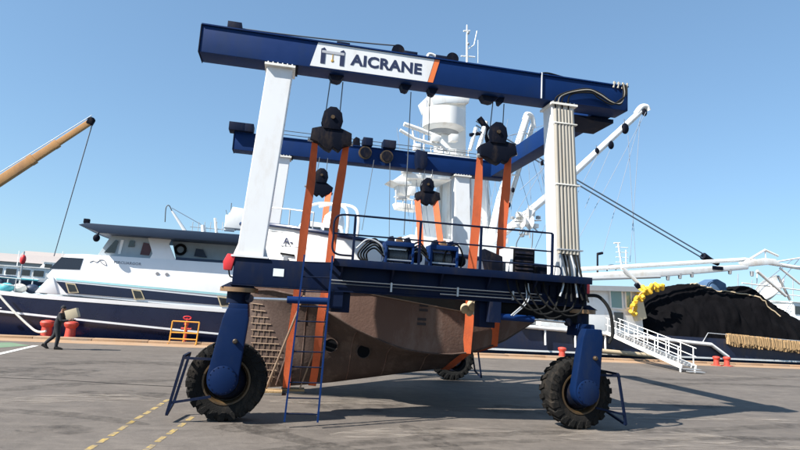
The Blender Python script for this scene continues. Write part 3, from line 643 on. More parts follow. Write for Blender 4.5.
k = MB(); k.grid([[(x, BC-hs_(x)+.03, zs(x)-.12), (x, BC+hs_(x)-.03, zs(x)-.12)] for x in [.25+8.1*i/20 for i in range(21)]]); k.build('deck', 'cabin_grey', boat)
# plating on the near lower hull: seams, round openings, draft marks, pale lattice at the forefoot
def low_at(x, z):                                     # half breadth of the lower hull at a height
    s = low_section(x); zz = [q[2] for q in s][::-1]; hh = [q[1] for q in s][::-1]; return float(np.interp(z, zz, hh))
for (u, v) in ((330.5, 345), (363, 351)):
    for y in (2.6,):
        p = AY(u, v, y); hb = low_at(p.x, p.z); p = AY(u, v, BC-hb)
        k = MB(); k.lathe([(.165, -.10), (.165, .1)], (p.x, BC-low_at(p.x, p.z), p.z), 'y', 24); o = k.build('round_opening', 'dark_grime', boat)
        k = MB(); k.lathe([(.165, -.115), (.19, -.115), (.19, .05), (.165, .05)], (p.x, BC-low_at(p.x, p.z), p.z), 'y', 24, close=True); k.build('opening_ring', 'antifoul_shaded', o)
for x in (2.15, 3.4, 4.35, 5.4):
    k = MB(); k.path([Vector((x, BC-low_at(x, z)-.004, z)) for z in np.linspace(zk(x)+.05, zc(x)-.06, 12)], .016, 6); k.build('plate_seam', 'antifoul', boat)
p = AY(423, 315, 1.8); hb = lambda x, z: (hc(x)+hw(x))/2+.055
for i in range(5):
    z = p.z+.24-.115*i; xx = p.x-.03*(i > 2)
    if i == 2: continue
    k = MB(); k.bx(xx-.11, xx+.11, BC-hb(xx, z)-.012, BC-hb(xx, z)+.05, z-.035, z+.03); k.build('draft_mark', 'draft_black', boat)
# lattice: staggered pale bars over the forefoot
def onhull(u, v, off=.03):
    y = 2.9
    for _ in range(12):
        p = AY(u, v, y); y = BC-low_at(max(.45, p.x), p.z)-off
    return AY(u, v, y)
lat = []
for i in range(12):
    v0 = 303+i*6.6; ul = 251+.0*i; ur = min(264+2.6*i, 297 - .42*(v0-303) + 8) if False else min(263+2.7*i, 300-.36*(v0-305))
    if ur-ul > 3: lat.append(('h', ul, v0, ur, v0+1.5))
    for j in range(7):
        u0 = ul+2+j*5.6+(2.8 if i % 2 else 0)
        if u0 < ur-1: lat.append(('v', u0, v0+.3, u0-1.2, v0+6.5))
for (kd, u0, v0, u1, v1) in lat:
    a, b = onhull(u0, v0), onhull(u1, v1)
    MB().beam(a, b, .016, .018, (0, 1, 0)).build('lattice_bar', 'seam_pale', boat)
a, b = onhull(304, 296, .10), onhull(265, 391, .10); MB().path([a, b], .028, 8).build('stem_pole', 'seam_pale', boat)
for (u0, v0, u1, v1) in ((290, 345, 276, 385), (326, 320, 300, 388)):
    MB().path([onhull(u0, v0, .05), onhull(u1, v1, .05)], .02, 6).build('hull_strake', 'seam_pale' if u0 > 300 else 'antifoul', boat)
# name, vent slot, fittings
def on_top(u, v):
    y = 2.4
    for _ in range(10):
        p = AY(u, v, y); f = min(1, max(0, (p.z-zw(p.x)-.42)/(zs(p.x)-zw(p.x)-.42))); y = BC-(hw(p.x)+(hs_(p.x)-hw(p.x))*f+.03)
    return AY(u, v, y)
a, b = on_top(284, 244), on_top(297, 246); d = (b-a).normalized(); zz = Vector((0, 0, 1)); n_ = d.cross(zz)
Mx = Matrix((( d.x, zz.x, n_.x, a.x+n_.x*.03), (d.y, zz.y, n_.y, a.y+n_.y*.03), (d.z, zz.z, n_.z, a.z), (0, 0, 0, 1)))
text_mesh('lettering', 'A-', .29, 'logo_blue', boat, Mx, .008, .95)
a, b = on_top(281, 253.5), on_top(294, 255.5); MB().beam(a, b, .06, .05).build('vent_slot', 'dark_grime', boat)
a, b = on_top(281, 245.5), on_top(306, 248); MB().beam(a, b, .015, .012).build('trim_line', 'print_grey', boat)
p = on_top(285.5, 259); MB().tube(p+Vector((0, -.08, 0)), p+Vector((0, .1, 0)), .06, n=14).build('hull_fitting', 'galv', boat)
# low wheelhouse, dome and hoops on deck
wh = MB(); wh.prism([(1.5, 4.0), (3.1, 3.95), (2.95, 4.62), (1.85, 4.68)], 3.3, 4.7); wh = wh.build('wheelhouse', 'boat_white', boat, bevel=.04)
for (x0, x1) in ((1.95, 2.35), (2.45, 2.85)):
    MB().bx(x0, x1, 3.28, 3.299, 4.22, 4.52).build('window', 'dark_glass', wh)
MB().lathe([(.30, 0), (.31, .15), (.27, .34), (.15, .46), (.02, .5)], (2.75, 4.0, 4.62), 'z', 20).build('radar_dome', 'boat_white', boat)
for dx in (0, .28):
    MB().path(curve([(3.0+dx, 2.6, 4.0), (3.02+dx, 2.65, 4.75), (2.85+dx, 2.8, 5.08), (2.3+dx, 3.2, 5.16), (2.0+dx, 3.4, 5.1)]), .04).build('rail_hoop', 'ship_white', boat)
MB().path([(2.02, BC-1.75, 4.3), (1.98, BC-1.75, 4.95)], .02).build('stanchion', 'boat_navy', boat)
for x in (.9, 1.5, 2.1): MB().tube((x, BC-hs_(x)+.1, zs(x)), (x, BC-hs_(x)+.1, zs(x)+.5), .018).build('stanchion', 'galv', boat)
MB().path([Vector((x, BC-hs_(x)+.1, zs(x)+.5)) for x in (.5, .9, 1.5, 2.1)], .018).build('guard_rail', 'ship_white', boat)

# ---- slings: each strap runs from a near block under the hull to a far block
def full_section(x):
    s = [(hs_(x)+.09, zs(x)+.04), (hw(x)+.05, zw(x)+.2), ((hc(x)+hw(x))/2+.08, (hc(x)*0+zc(x)+zw(x))/2), (hc(x)+.05, zc(x)-.03)]+[(h+.04, z-.04) for (_, h, z) in low_section(x)]
    L = [(BC-h, z) for h, z in s]; return L+[(BC+h, z) for h, z in s[::-1]]
def lower_hull_path(pts):
    pts = sorted(pts); out = []
    for p in pts:
        while len(out) >= 2 and (out[-1][0]-out[-2][0])*(p[1]-out[-2][1])-(out[-1][1]-out[-2][1])*(p[0]-out[-2][0]) <= 0: out.pop()
        out.append(p)
    return out
def sling(xt, xb, xf, nb, fb, label):
    path = lower_hull_path(full_section(xb)+[(nb[1]+.05, nb[2]-.27), (fb[1]-.05, fb[2]-.27)])
    pts = []; L = 0; cum = [0]
    for p, q in zip(path, path[1:]): L += math.hypot(q[0]-p[0], q[1]-p[1]); cum.append(L)
    n = len(path)
    # x runs from the block to its place on the hull within the first straight, and back again within the last
    ka = cum[1]; kz = cum[-2]
    for i, p in enumerate(path):
        for j in range(6 if i < n-1 else 1):
            q = path[min(i+1, n-1)]; t = j/6; c = cum[i]+(cum[min(i+1, n-1)]-cum[i])*t
            x = xt+(xb-xt)*min(1, c/ka) if c < kz else xb+(xf-xb)*(c-kz)/(L-kz)
            wv = .015*math.sin(c*2.1+xt*3); pts.append((Vector((x+wv, p[0]+(q[0]-p[0])*t, p[1]+(q[1]-p[1])*t)), .085+.012*min(1, c)-.02*(c < .3)))
    m = MB(); rows = []
    for i, (p, hwid) in enumerate(pts):
        tw = .45+.15*math.sin(i*.5+xt*2); rows.append([p+Vector((-hwid, hwid*tw, 0)), p+Vector((0, .006, 0)), p+Vector((hwid, -hwid*tw, 0))])
    m.grid(rows); o = m.build('lifting_sling', 'orange_strap', thick=.014)
    return tag(o, label, 'sling', 'lifting slings under the boat')
sling(1.93, 1.80, 2.1, NB[0], FB[0], 'orange webbing sling at far left, running down behind the ladder\'s left rail')
sling(2.62, 2.50, 2.75, NB[0], FB[0], 'orange webbing sling from left hook block, behind the ladder\'s right rail')
sling(5.86, 6.22, 5.98, NB[1], FB[1], 'orange webbing sling under the stern, nearer the draft marks')
sling(6.56, 6.98, 6.66, NB[1], FB[1], 'orange webbing sling beside the power cabinet, rightmost of the four')
# padding bundle tucked under the stern sling
p = AY(469, 308, 1.30); fd = thing('sling_fender', 'tan padded bundle wedged at the top of the stern sling', 'fender', p)
for (dx, dz, rr) in ((-.1, -.02, .10), (.08, .06, .12), (.02, -.1, .08), (.16, -.1, .06)): MB().ball(p+Vector((dx, .02, dz)), rr*1.15, rr*.9, rr*1.3).build('pad', 'rope_tan' if dx < .1 else 'rope_white', fd)

# keel blocks under the boat
for i, (x, y, sz, lb) in enumerate(((1.35, 3.7, .30, 'timber keel block just right of the left front tyre'), (2.0, 4.1, .26, 'timber keel block under the forefoot behind the ladder'))):
    k = thing('keel_block', lb, 'block', (x, y, 0), .2*i, 'timber keel blocks on the ground')
    for j in range(2):
        MB().bx(x-sz*1.2, x+sz*1.2, y-.2, y+.2, .001+j*.06, .058+j*.06).build('plank', 'straw' if j else 'quay_concrete', k, bevel=.01)

# ================================================================ MOTOR YACHT ALONG THE QUAY (left)
def qthing(name, label, cat, s, t, group=None, z=0.):
    p = quay_pt(s, t, z); return thing(name, label, cat, p, QA, group)
def qpoly(px, t): return [(QP(u, v, t).x, QP(u, v, t).z) for (u, v) in px]
yacht = qthing('motor_yacht', 'white and navy motor yacht moored along the quay behind the left wheel', 'yacht', -5, 3.3, z=-1.4)
yt = 1.0; yb = 5.6; yc = (yt+yb)/2
def yhalf(s): return interp(s, [-19.5, -18, -16, -13, -10, -4, 1.5, 2.6], [.05, .8, 1.45, 2.0, 2.25, 2.32, 2.25, 2.15])
def yrow(s, z, f=1.): return [(s, yc-yhalf(s)*f, z), (s, yc+yhalf(s)*f, z)]
ystat = [-19.5, -18.8, -18, -17, -16, -14.5, -13, -11, -9, -7, -5, -3, -1, 1, 2.6]
ytop = lambda s: interp(s, [-19.5, -15, -11, -2, 2.6], [2.6, 2.2, 1.98, 1.78, 1.7])
yrub = lambda s: interp(s, [-19.5, -12, -1.6, 2.6], [1.6, 1.12, .48, .3])
for nm, m, lo, hi, fo in (('lower_hull', 'yacht_navy', lambda s: -2.0, lambda s: yrub(s)-.05, (.72, .98)), ('rub_stripe', 'yacht_white', lambda s: yrub(s)-.05, lambda s: yrub(s)+.05, (1.005, 1.005)), ('upper_hull', 'yacht_navy', lambda s: yrub(s)+.05, lambda s: ytop(s)-.12, (.985, 1.0)), ('sheer_stripe', 'yacht_white', lambda s: ytop(s)-.12, lambda s: ytop(s)+.08, (1.006, 1.01))):
    k = MB(QM)
    for sd in (-1, 1): k.grid([[(s, yc+sd*yhalf(s)*fo[0], lo(s)), (s, yc+sd*yhalf(s)*(fo[0]*.35+fo[1]*.65), (lo(s)+hi(s))/2), (s, yc+sd*yhalf(s)*fo[1], hi(s))] for s in ystat])
    k.grid([[(2.6, yc-yhalf(2.6)*fo[1], hi(2.6)), (2.6, yc+yhalf(2.6)*fo[1], hi(2.6))], [(2.6, yc-yhalf(2.6)*fo[0], lo(2.6)), (2.6, yc+yhalf(2.6)*fo[0], lo(2.6))]])
    k.build(nm, m, yacht)
k = MB(QM); k.grid([[(s, yc-yhalf(s)*.99, ytop(s)+.02), (s, yc+yhalf(s)*.99, ytop(s)+.02)] for s in ystat]); k.build('deck', 'cabin_grey', yacht)
t0 = yt+.1; t1 = yb-.1
TP = .24
def tz(z): return max(0., z-2.7)*TP
def yprt(px, o0, o1, name, m, parent=yacht, bevel=0.):     # side piece that leans inboard with height
    q = qpoly(px, t0); n = len(q); k = MB(QM)
    vs = [(a, t0+tz(z)+o0, z) for a, z in q]+[(a, (t0+tz(z)+o1) if o1 < 1 else yb-.1-tz(z), z) for a, z in q]
    k.add(vs, [tuple(range(n)), tuple(range(2*n-1, n-1, -1))]+[(i, i+n, (i+1) % n+n, (i+1) % n) for i in range(n)]); return k.build(name, m, parent, bevel=bevel)
def ypr(px, ta, tb, name, m, parent=yacht, bevel=0.): return MB(QM).prism(qpoly(px, ta), ta, tb).build(name, m, parent, bevel=bevel)
band = ypr([(36, 292), (50, 281), (60, 281), (262, 299), (262, 313)], t0, t1, 'main_deck_side', 'yacht_white')
nb_ = ypr([(56, 281.3), (262, 302), (262, 308.5), (66, 293)], t0-.03, t0-.002, 'navy_band', 'yacht_navy')
sup = yprt([(46, 276), (64, 253.5), (82, 253.5), (262, 265), (262, 299.5), (52, 281.5)], -.012, 9, 'superstructure', 'yacht_white', bevel=.02)
yprt([(56, 278), (262, 297), (262, 298.8), (56, 279.8)], -.04, -.0125, 'teal_trim', 'yacht_teal')
yprt([(49, 268.5), (60, 256.7), (82, 258), (79, 269.5)], -.03, -.0125, 'forward_window', 'dark_glass')
fr = MB(QM); fp = qpoly([(34, 292.5), (47, 279), (53, 277), (58, 294.5)], t0-.1); fr.prism(fp, t0-.06, t0+.9); fr.build('bow_fairing', 'yacht_white', yacht, bevel=.05)
for (u, v) in ((71.5, 288), (137.5, 294.5), (223.5, 301.5)):
    fm = ypr([(u-6.4, v-5.6), (u+3.5, v-4.4), (u+7.4, v+4.8), (u-3, v+5.2)], t0-.06, t0-.031, 'porthole_window', 'frame_beige')
    ypr([(u-4.8, v-4.2), (u+2.8, v-3.1), (u+5.4, v+3.4), (u-2.2, v+3.8)], t0-.075, t0-.061, 'porthole_glass', 'dark_glass', fm)
p = QP(125, 262.5, t0-.02); zt_ = QP(112.5, 263, t0).z; TM = QM @ Matrix.Translation((QP(112.5, 263, t0).x, t0+tz(zt_)-.02, zt_)) @ Matrix.Rotation(R(90)-math.atan(TP), 4, 'X')
text_mesh('lettering', 'PSRCUARGOR', .20, 'print_grey', yacht, TM, .003, 1.0, .004)
sc = [(88.5, 262), (92, 260.5), (95.5, 262), (98.5, 260.3), (101, 263), (105.5, 265), (103, 260), (98, 259.5)]
MB(QM).path(curve([Vector((QP(u, v, t0).x, t0+tz(QP(u, v, t0).z)-.02, QP(u, v, t0).z)) for u, v in sc]), .022, 6).build('scroll_emblem', 'print_grey', yacht)
for u in (157, 166.5):
    q = QP(u, 273.5+.08*(u-157), t0-.02); q.y += tz(q.z); MB(QM).lathe([(.09, -.03), (.09, .05)], q, 'y', 14).build('deck_light', 'print_grey', yacht)
# upper deck: roof, pillar, cabin, open cockpit
rf = MB(QM); rp = qpoly([(78, 224.5), (86, 222.8), (262, 236), (262, 244.5), (100, 233)], t0-.3); rf.prism(rp, t0-.3, t1+.2); roof = rf.build('roof', 'roof_navy', yacht, bevel=.04)
yprt([(145.5, 233.5), (171.5, 235), (168, 243), (175.5, 261), (148, 259.5), (151.5, 253)], -.005, .25, 'roof_pillar', 'yacht_white', bevel=.02)
yprt([(240, 240), (262, 241), (262, 266), (243, 264)], -.005, .25, 'roof_pillar', 'yacht_white')
cabp = qpoly([(98, 254.5), (113, 233), (160, 235.5), (160, 262)], t0+.75); cabn = MB(QM).prism(cabp, t0+.75, t1-.75).build('wheelhouse', 'cabin_grey', yacht, bevel=.03)
ypr([(104, 252.5), (115.5, 240), (118.5, 241), (114.5, 253)], t0+.70, t0+.748, 'wheelhouse_window', 'dark_glass', cabn)
ypr([(128, 247), (130, 240.5), (135, 241), (134.5, 247)], t0+.70, t0+.748, 'round_window', 'dark_glass', cabn)
ypr([(140, 254.5), (143.5, 242.5), (149, 243.5), (151.5, 249), (149, 255.5)], t0+.70, t0+.748, 'side_window', 'red_glass', cabn)
MB(QM).prism(qpoly([(118, 254), (121, 240), (124, 240), (120.5, 254)], t0+.73), t0+.71, t0+.747).build('window_post', 'yacht_white', cabn)
ypr([(172, 240), (250, 246), (250, 266), (176, 260)], t0+1.6, t0+1.7, 'cockpit_back', 'cabin_grey')
yprt([(175, 256.5), (262, 262.5), (262, 266), (175, 260.5)], .02, .15, 'coaming', 'roof_navy')
q = QP(180.5, 249.5, t0+1.5); k = MB(QM); k.path([q+Vector((.26*math.cos(a), 0, .26*math.sin(a))) for a in [2*math.pi*i/24 for i in range(25)]], .075, 8, caps=False); k.build('life_ring', 'black_rubber', yacht)
ypr([(194, 256), (196, 248.5), (203, 249.5), (207, 257.5)], t0+1.45, t0+1.55, 'seat_back', 'roof_navy')
q = QP(96.5, 238, t0-.2); k = MB(QM); k.ball(q, .17, .15, .2); k = k.build('horn_lamp', 'black_steel', yacht); MB(QM).tube(q+Vector((.05, 0, .15)), q+Vector((.1, 0, .42)), .03).build('lamp_bracket', 'black_steel', k)
q = QP(86.5, 223, t0); MB(QM).bx(q.x-.14, q.x+.14, t0-.1, t0+.15, q.z-.02, q.z+.22).build('searchlight', 'black_steel', roof, bevel=.03)
# gear on the roof
tq = 4.0
def rp_(u, v, t=tq): return QP(u, v, t)
dv = MB(QM).path([rp_(185, 231), rp_(172, 211)], .11, 8, .06).build('davit', 'ship_white', yacht)
MB(QM).path(curve([rp_(172, 211), rp_(169, 205.5), rp_(166, 208), rp_(165, 222)]), .03).build('davit_rope', 'cable_grey', dv)
MB(QM).path([rp_(172, 208), rp_(202, 225)], .02).build('davit_stay', 'thin_cable', dv)
for (u0, v0, u1, v1, r_) in ((215, 218, 217, 234, .09), (231.5, 203, 230, 220, .03), (203, 225, 204, 232, .16), (226, 210, 229, 218, .02)):
    MB(QM).path([rp_(u0, v0), rp_(u1, v1+4)], r_*.8, 8, r_).build('antenna', 'ship_white' if r_ > .05 else 'cable_grey', yacht)
k = MB(QM); a = rp_(230, 223); k.bx(a.x-.3, a.x+.3, tq-.3, tq+.3, a.z-.5, a.z+.45); k.bx(a.x-.12, a.x+.8, tq-.1, tq+.1, a.z+.45, a.z+.6); k.build('radar_mast', 'ship_white', yacht, bevel=.03)
k = MB(QM); a = rp_(240, 220); k.prism([(a.x-.9, a.z-.6), (a.x+1.2, a.z-.6), (a.x+1.0, a.z+.6), (a.x-.5, a.z+.7)], tq-.5, tq+.5); k.build('flybridge_console', 'ship_white', yacht, bevel=.05)
for i in range(6):
    a = rp_(192+i*6, 231); MB(QM).tube(a, a+Vector((0, 0, .55)), .02).build('roof_stanchion', 'galv', yacht)
MB(QM).path([rp_(190, 226.8), rp_(236, 230.5)], .02).build('roof_rail', 'galv', yacht)
# bow rail on the foredeck
for s in (-17, -15.6, -14.2, -12.8, -11.6): MB(QM).tube((s, yc-yhalf(s)*.95, ytop(s)), (s, yc-yhalf(s)*.95, ytop(s)+.75), .022).build('bow_stanchion', 'galv', yacht)
for dz in (.75, .4): MB(QM).path([(s, yc-yhalf(s)*.95, ytop(s)+dz) for s in (-18.6, -17, -15.6, -14.2, -12.8, -11.4)], .022).build('bow_rail', 'galv', yacht)
for i in range(4): MB(QM).ball((-12.4+.5*i, yc-.6+.3*i, ytop(-12)+.25), .35, .3, .25).build('deck_bundle', ('teal_paint', 'rope_white', 'roof_navy', 'teal_paint')[i], yacht)
MB(QM).path([(-12.15+.02*i, yt-.02, 1.28) for i in range(12)], .03).build('bow_lettering', 'ship_white', yacht)
# mooring line from the bow to the bollard
a = QP(-14, 278, .8); b = QP(31, 327.5, .2); c = AZ(46, 331, .35)
tag(MB().path(sag(QM @ a, QM @ b, .12)+sag(QM @ b, c, .12)[1:], .055, 8).build('mooring_rope', 'rope_white'), 'thick white mooring rope sagging from the yacht bow to red bollard', 'rope')

# bollards
def bollard(u, v, lab, sc, grp):
    p = AZ(u, v, .0); o = thing('bollard', lab, 'bollard', p, 0, grp)
    MB().lathe([(.36*sc, .0), (.36*sc, .05*sc), (.24*sc, .1*sc), (.22*sc, .5*sc), (.30*sc, .6*sc), (.33*sc, .72*sc), (.28*sc, .80*sc), (.1*sc, .84*sc)], p, 'z', 24).build('post', 'bollard_red', o)
    MB().lathe([(.50*sc, .0), (.50*sc, .03*sc)], p, 'z', 24).build('base_plate', 'bollard_red', o)
    for i in range(6):
        a = i*math.pi/3; MB().lathe([(.035*sc, .03*sc), (.035*sc, .06*sc)], p+Vector((.42*sc*math.cos(a), .42*sc*math.sin(a), 0)), 'z', 6).build('bolt', 'black_steel', o)
bollard(45.5, 337.5, 'worn red bollard holding the mooring rope, left of the walking person', 1.0, 'red bollards')
bollard(69.5, 338.5, 'worn red bollard right behind the carried box, without a rope', 1.0, 'red bollards')
bollard(716.5, 365.5, 'small orange red bollard nearer the white gangway foot', .72, 'red bollards')
bollard(727, 366, 'small orange red bollard farther right from the gangway foot', .72, 'red bollards')
bollard(562, 358, 'red bollard half hidden behind the right front tyre', .8, 'red bollards')

# yellow barrier
pa, pb = AZ(169, 343.5), AZ(196, 344.8); ba = thing('barrier', 'yellow tubular barrier frame standing by the yacht', 'barrier', (pa+pb)/2)
Hh = Vector((.05, 0, 1.12)); dx = (pb-pa).normalized(); ny = dx.cross(Vector((0, 0, 1)))
for f in (0, .5, 1): MB().tube(pa.lerp(pb, f), pa.lerp(pb, f)+Hh, .035 if f != .5 else .028).build('upright', 'barrier_yellow', ba)
for z in (1.0, .5, .22): MB().tube(pa+Hh*z, pb+Hh*z, .035).build('crossbar', 'barrier_yellow', ba)
for q in (pa, pb): MB().beam(q-ny*.3+Vector((0, 0, .02)), q+ny*.3+Vector((0, 0, .02)), .05, .04).build('foot', 'barrier_yellow', ba)
q = pa.lerp(pb, .52); vh = thing('valve_post', 'red hydrant valve with handwheel standing behind the yellow barrier', 'valve', q+Vector((0, .4, 0)))
MB().lathe([(.10, 0), (.07, .1), (.07, .9), (.12, .95), (.12, 1.1), (.03, 1.12), (.03, 1.3)], q+Vector((0, .4, 0)), 'z', 14).build('post', 'bollard_red', vh)
MB().path([q+Vector((.19*math.cos(a), .4, 1.3+.08*math.sin(a))) for a in [2*math.pi*i/16 for i in range(17)]], .03, 6, caps=False).build('handwheel', 'red_paint', vh)
MB().tube(q+Vector((-.25, .4, .75)), q+Vector((.25, .4, .75)), .06).build('outlet', 'bollard_red', vh)

# ================================================================ FISHING VESSEL (purse seiner) ALONG THE QUAY (right)
ship = qthing('fishing_vessel', 'large white and navy fishing vessel with mast tower and long booms behind the hoist', 'fishing boat', 24, 6, z=-1.4)
sc_t = 6.0
def shalf(s): return interp(s, [3, 5, 8, 12, 18, 40, 50, 52], [.2, 1.8, 3.4, 4.2, 4.5, 4.5, 4.1, 3.8])
sst = [3, 4, 5, 6.5, 8, 10, 12, 15, 18, 22, 26, 30, 34, 38, 42, 46, 50, 52]
stop = lambda s: interp(s, [3, 8, 14, 21, 52], [3.9, 2.9, 2.2, 1.70, 1.62])
for nm, m, lo, hi, fo in (('lower_hull', 'ship_navy', lambda s: -2.2, lambda s: .18, (.85, 1.)), ('white_rubbing_strake', 'ship_white', lambda s: .18, lambda s: .30, (1.008, 1.008)), ('upper_hull', 'ship_navy', lambda s: .30, lambda s: stop(s), (1., 1.004))):
    k = MB(QM)
    for sd in (-1, 1): k.grid([[(s, sc_t+sd*shalf(s)*fo[0], lo(s)), (s, sc_t+sd*shalf(s)*fo[1], hi(s))] for s in sst])
    k.grid([[(52, sc_t-3.8, hi(52)), (52, sc_t+3.8, hi(52))], [(52, sc_t-3.8, lo(52)), (52, sc_t+3.8, lo(52))]])
    k.build(nm, m, ship)
k = MB(QM); k.grid([[(s, sc_t-shalf(s)*.98, stop(s)-.45), (s, sc_t+shalf(s)*.98, stop(s)-.45)] for s in sst]); k.build('deck', 'ship_grey', ship)
def SP(u, v, t): return QP(u, v, t)
def stube(pts, t, r, name, m, parent=ship, r2=None, n=10):
    return MB(QM).path([SP(u, v, tt if tt else t) for (u, v, *q) in pts for tt in [q[0] if q else None]], r, n, r2).build(name, m, parent)
# white pipe gunwale, dropping at its right end
stube([(520, 326), (590, 332.5), (640, 337), (711, 344.5), (728, 357)], 1.35, .13, 'gunwale_pipe', 'ship_white')
for u in (545, 575, 605): stube([(u, 329+.08*(u-545)), (u+.5, 345+.08*(u-545))], 1.36, .07, 'gunwale_post', 'ship_white')
# fringe of straw matting along the after bulwark
sr = random.Random(9)
for i in range(48):
    u0 = 727+i*2.3; u1 = u0+2.25; v0 = 333.8+.115*(u0-727); a = SP(u0, v0, 1.42); b = SP(u1, v0+.26, 1.42)
    k = MB(QM)
    for j in range(7):
        xa = a.x+(b.x-a.x)*(j/7); xb = a.x+(b.x-a.x)*((j+1.15)/7); dz = sr.uniform(-.09, .07); l_ = sr.uniform(.55, .9); tb = sr.uniform(-.06, .03); sl_ = sr.uniform(-.08, .08)
        k.hexa([(xa+sl_, 1.28+tb, a.z-l_), (xb+sl_, 1.28+tb, a.z-l_), (xb+sl_, 1.45, a.z-l_), (xa+sl_, 1.45, a.z-l_), (xa, 1.36+tb, a.z+dz), (xb, 1.36+tb, a.z+dz), (xb, 1.6, a.z+dz), (xa, 1.6, a.z+dz)])
    o_ = k.build('straw_mat', 'straw', ship); o_['kind'] = 'stuff'
stube([(702, 343.5), (708, 333), (800, 341)], 1.45, .035, 'bulwark_rail', 'galv')
# deckhouse with windows and door
dh = MB(QM).prism(qpoly([(540, 330), (544, 288), (640, 292), (644, 334)], 2.4), 2.4, 8.6).build('deckhouse', 'ship_white', ship, bevel=.05)
for px, m, nm in (([(609, 289), (621, 290), (622, 309), (610.5, 308)], 'green_glass', 'window'), ([(624.5, 290.5), (630, 291), (631, 308), (625.5, 308)], 'green_glass', 'window'), ([(614, 312), (622.5, 312.5), (623, 328), (615, 327)], 'dark_glass', 'door')):
    o = MB(QM).prism(qpoly(px, 2.38), 2.30, 2.39).build(nm, m, dh)
    cx = sum(p[0] for p in px)/4; cy = sum(p[1] for p in px)/4
    if nm == 'window':
        q = qpoly(px, 2.38)
        for p0, p1 in zip(q, q[1:]+q[:1]): MB(QM).beam((p0[0], 2.33, p0[1]), (p1[0], 2.33, p1[1]), .09, .09, (0, 1, 0)).build('window_frame', 'ship_white', o)
MB(QM).prism(qpoly([(536, 284), (634, 286.5), (642, 292), (536, 288.5)], 1.9), 1.9, 9.2).build('deckhouse_roof', 'ship_grey', dh)
MB(QM).prism(qpoly([(634, 299), (641, 300), (645, 318), (636, 321)], 2.2), 2.0, 2.38).build('side_locker', 'frame_beige', dh)
# forward superstructure: mostly hidden by the hoist
fs = MB(QM).prism([(8.5, 2.4), (8.5, 6.2), (9.5, 7.2), (18.0, 7.0), (18.5, 2.0)], 2.8, 9.2).build('forward_house', 'ship_white', ship, bevel=.06)
for i in range(5): MB(QM).bx(10+i*1.5, 11+i*1.5, 2.72, 2.799, 5.2, 6.1).build('window', 'dark_glass', fs)
# mast tower
T6 = 6.0
def tower(px, ta, tb, name, m='ship_white', parent=ship, bevel=.05): return MB(QM).prism(qpoly(px, ta), ta, tb).build(name, m, parent, bevel=bevel)
tow = tower([(446, 290), (450, 172), (468, 172), (470, 290)], T6, T6+1.4, 'mast_leg')
tower([(471, 292), (471, 170), (484, 172), (494, 292)], T6-.1, T6+.9, 'mast_leg')
tower([(416, 290), (424, 205), (436, 205), (440, 290)], T6+.2, T6+1.6, 'mast_leg')
tower([(434, 292), (441, 172), (488, 173), (497, 294)], T6+1.7, T6+2.6, 'tower_back_plate')
up = tower([(443, 172), (441, 96), (466, 98), (466, 172)], T6, T6+1.8, 'tower_shaft')
tower([(429, 94.5), (470, 97.5), (469, 103), (446, 103), (433, 105)], T6-.3, T6+2.2, 'tower_cap')
# crow's nest: rounded tub
c = SP(444.5, 119, T6+.5); c.y = T6+.6
rad = (SP(465, 119, T6).x-SP(424, 119, T6).x)/2
k = MB(QM); k.lathe([(rad*.72, -1.05), (rad*.98, -.75), (rad, .55), (rad*.95, .56), (rad*.92, -.6), (rad*.2, -.7)], c, 'z', 32); nest = k.build('crows_nest', 'ship_white', ship)
MB(QM).lathe([(rad*.6, -1.35), (rad*.72, -1.06)], c, 'z', 24).build('nest_floor', 'ship_grey', nest)
# platforms, railings and the small radar deck left of the tower
tower([(405, 172), (452, 176), (452, 180), (408, 178)], T6-1, T6+2, 'platform')
tower([(390, 180), (412, 181), (412, 184.5), (398, 184)], T6-.8, T6+.8, 'platform')
tower([(398, 184), (411, 185), (410, 199), (400, 192)], T6-.5, T6+.6, 'radar_cabinet')
tower([(396, 202), (418, 205), (418, 211), (398, 208)], T6-.4, T6+.6, 'platform')
tower([(428, 152), (470, 156), (470, 160), (428, 157)], T6-1.0, T6+2, 'platform')
tower([(448, 285), (446, 250), (500, 254), (502, 292)], T6-.8, T6+2, 'winch_house')
for (pts, r_) in (([(404, 124), (418, 129), (440, 138)], .16), ([(400, 130), (415, 139), (440, 146)], .12), ([(412, 128), (416, 150)], .07), ([(424, 134), (424, 152)], .07), ([(430, 147), (470, 151)], .04), ([(430, 149.5), (470, 153.5)], .03), ([(436, 140), (448, 152)], .10)):
    stube(pts, T6-.9, r_, 'tower_strut', 'ship_white')
for i in range(7):
    u = 431+i*6.2; stube([(u, 147.2+.1*(u-431)), (u, 152.5+.1*(u-431))], T6-.9, .04, 'platform_rail_post', 'ship_white')
stube([(427, 109), (427, 80)], T6+.3, .03, 'whip_antenna', 'thin_cable')
mt = stube([(466.5, 97), (467, 62), (467, 25)], T6+.6, .13, 'topmast', 'ship_white', r2=.05)
for (pts, r_) in (([(467, 50), (474, 45), (477, 31)], .04), ([(463.5, 31), (470, 31)], .06), ([(461, 56), (475, 57)], .05), ([(478, 63), (478, 40)], .02)): stube(pts, T6+.6, r_, 'masthead_fitting', 'ship_white', mt)
for v in (33, 44): MB(QM).ball(SP(468, v, T6+.6), .12).build('masthead_lamp', 'ship_grey', mt)
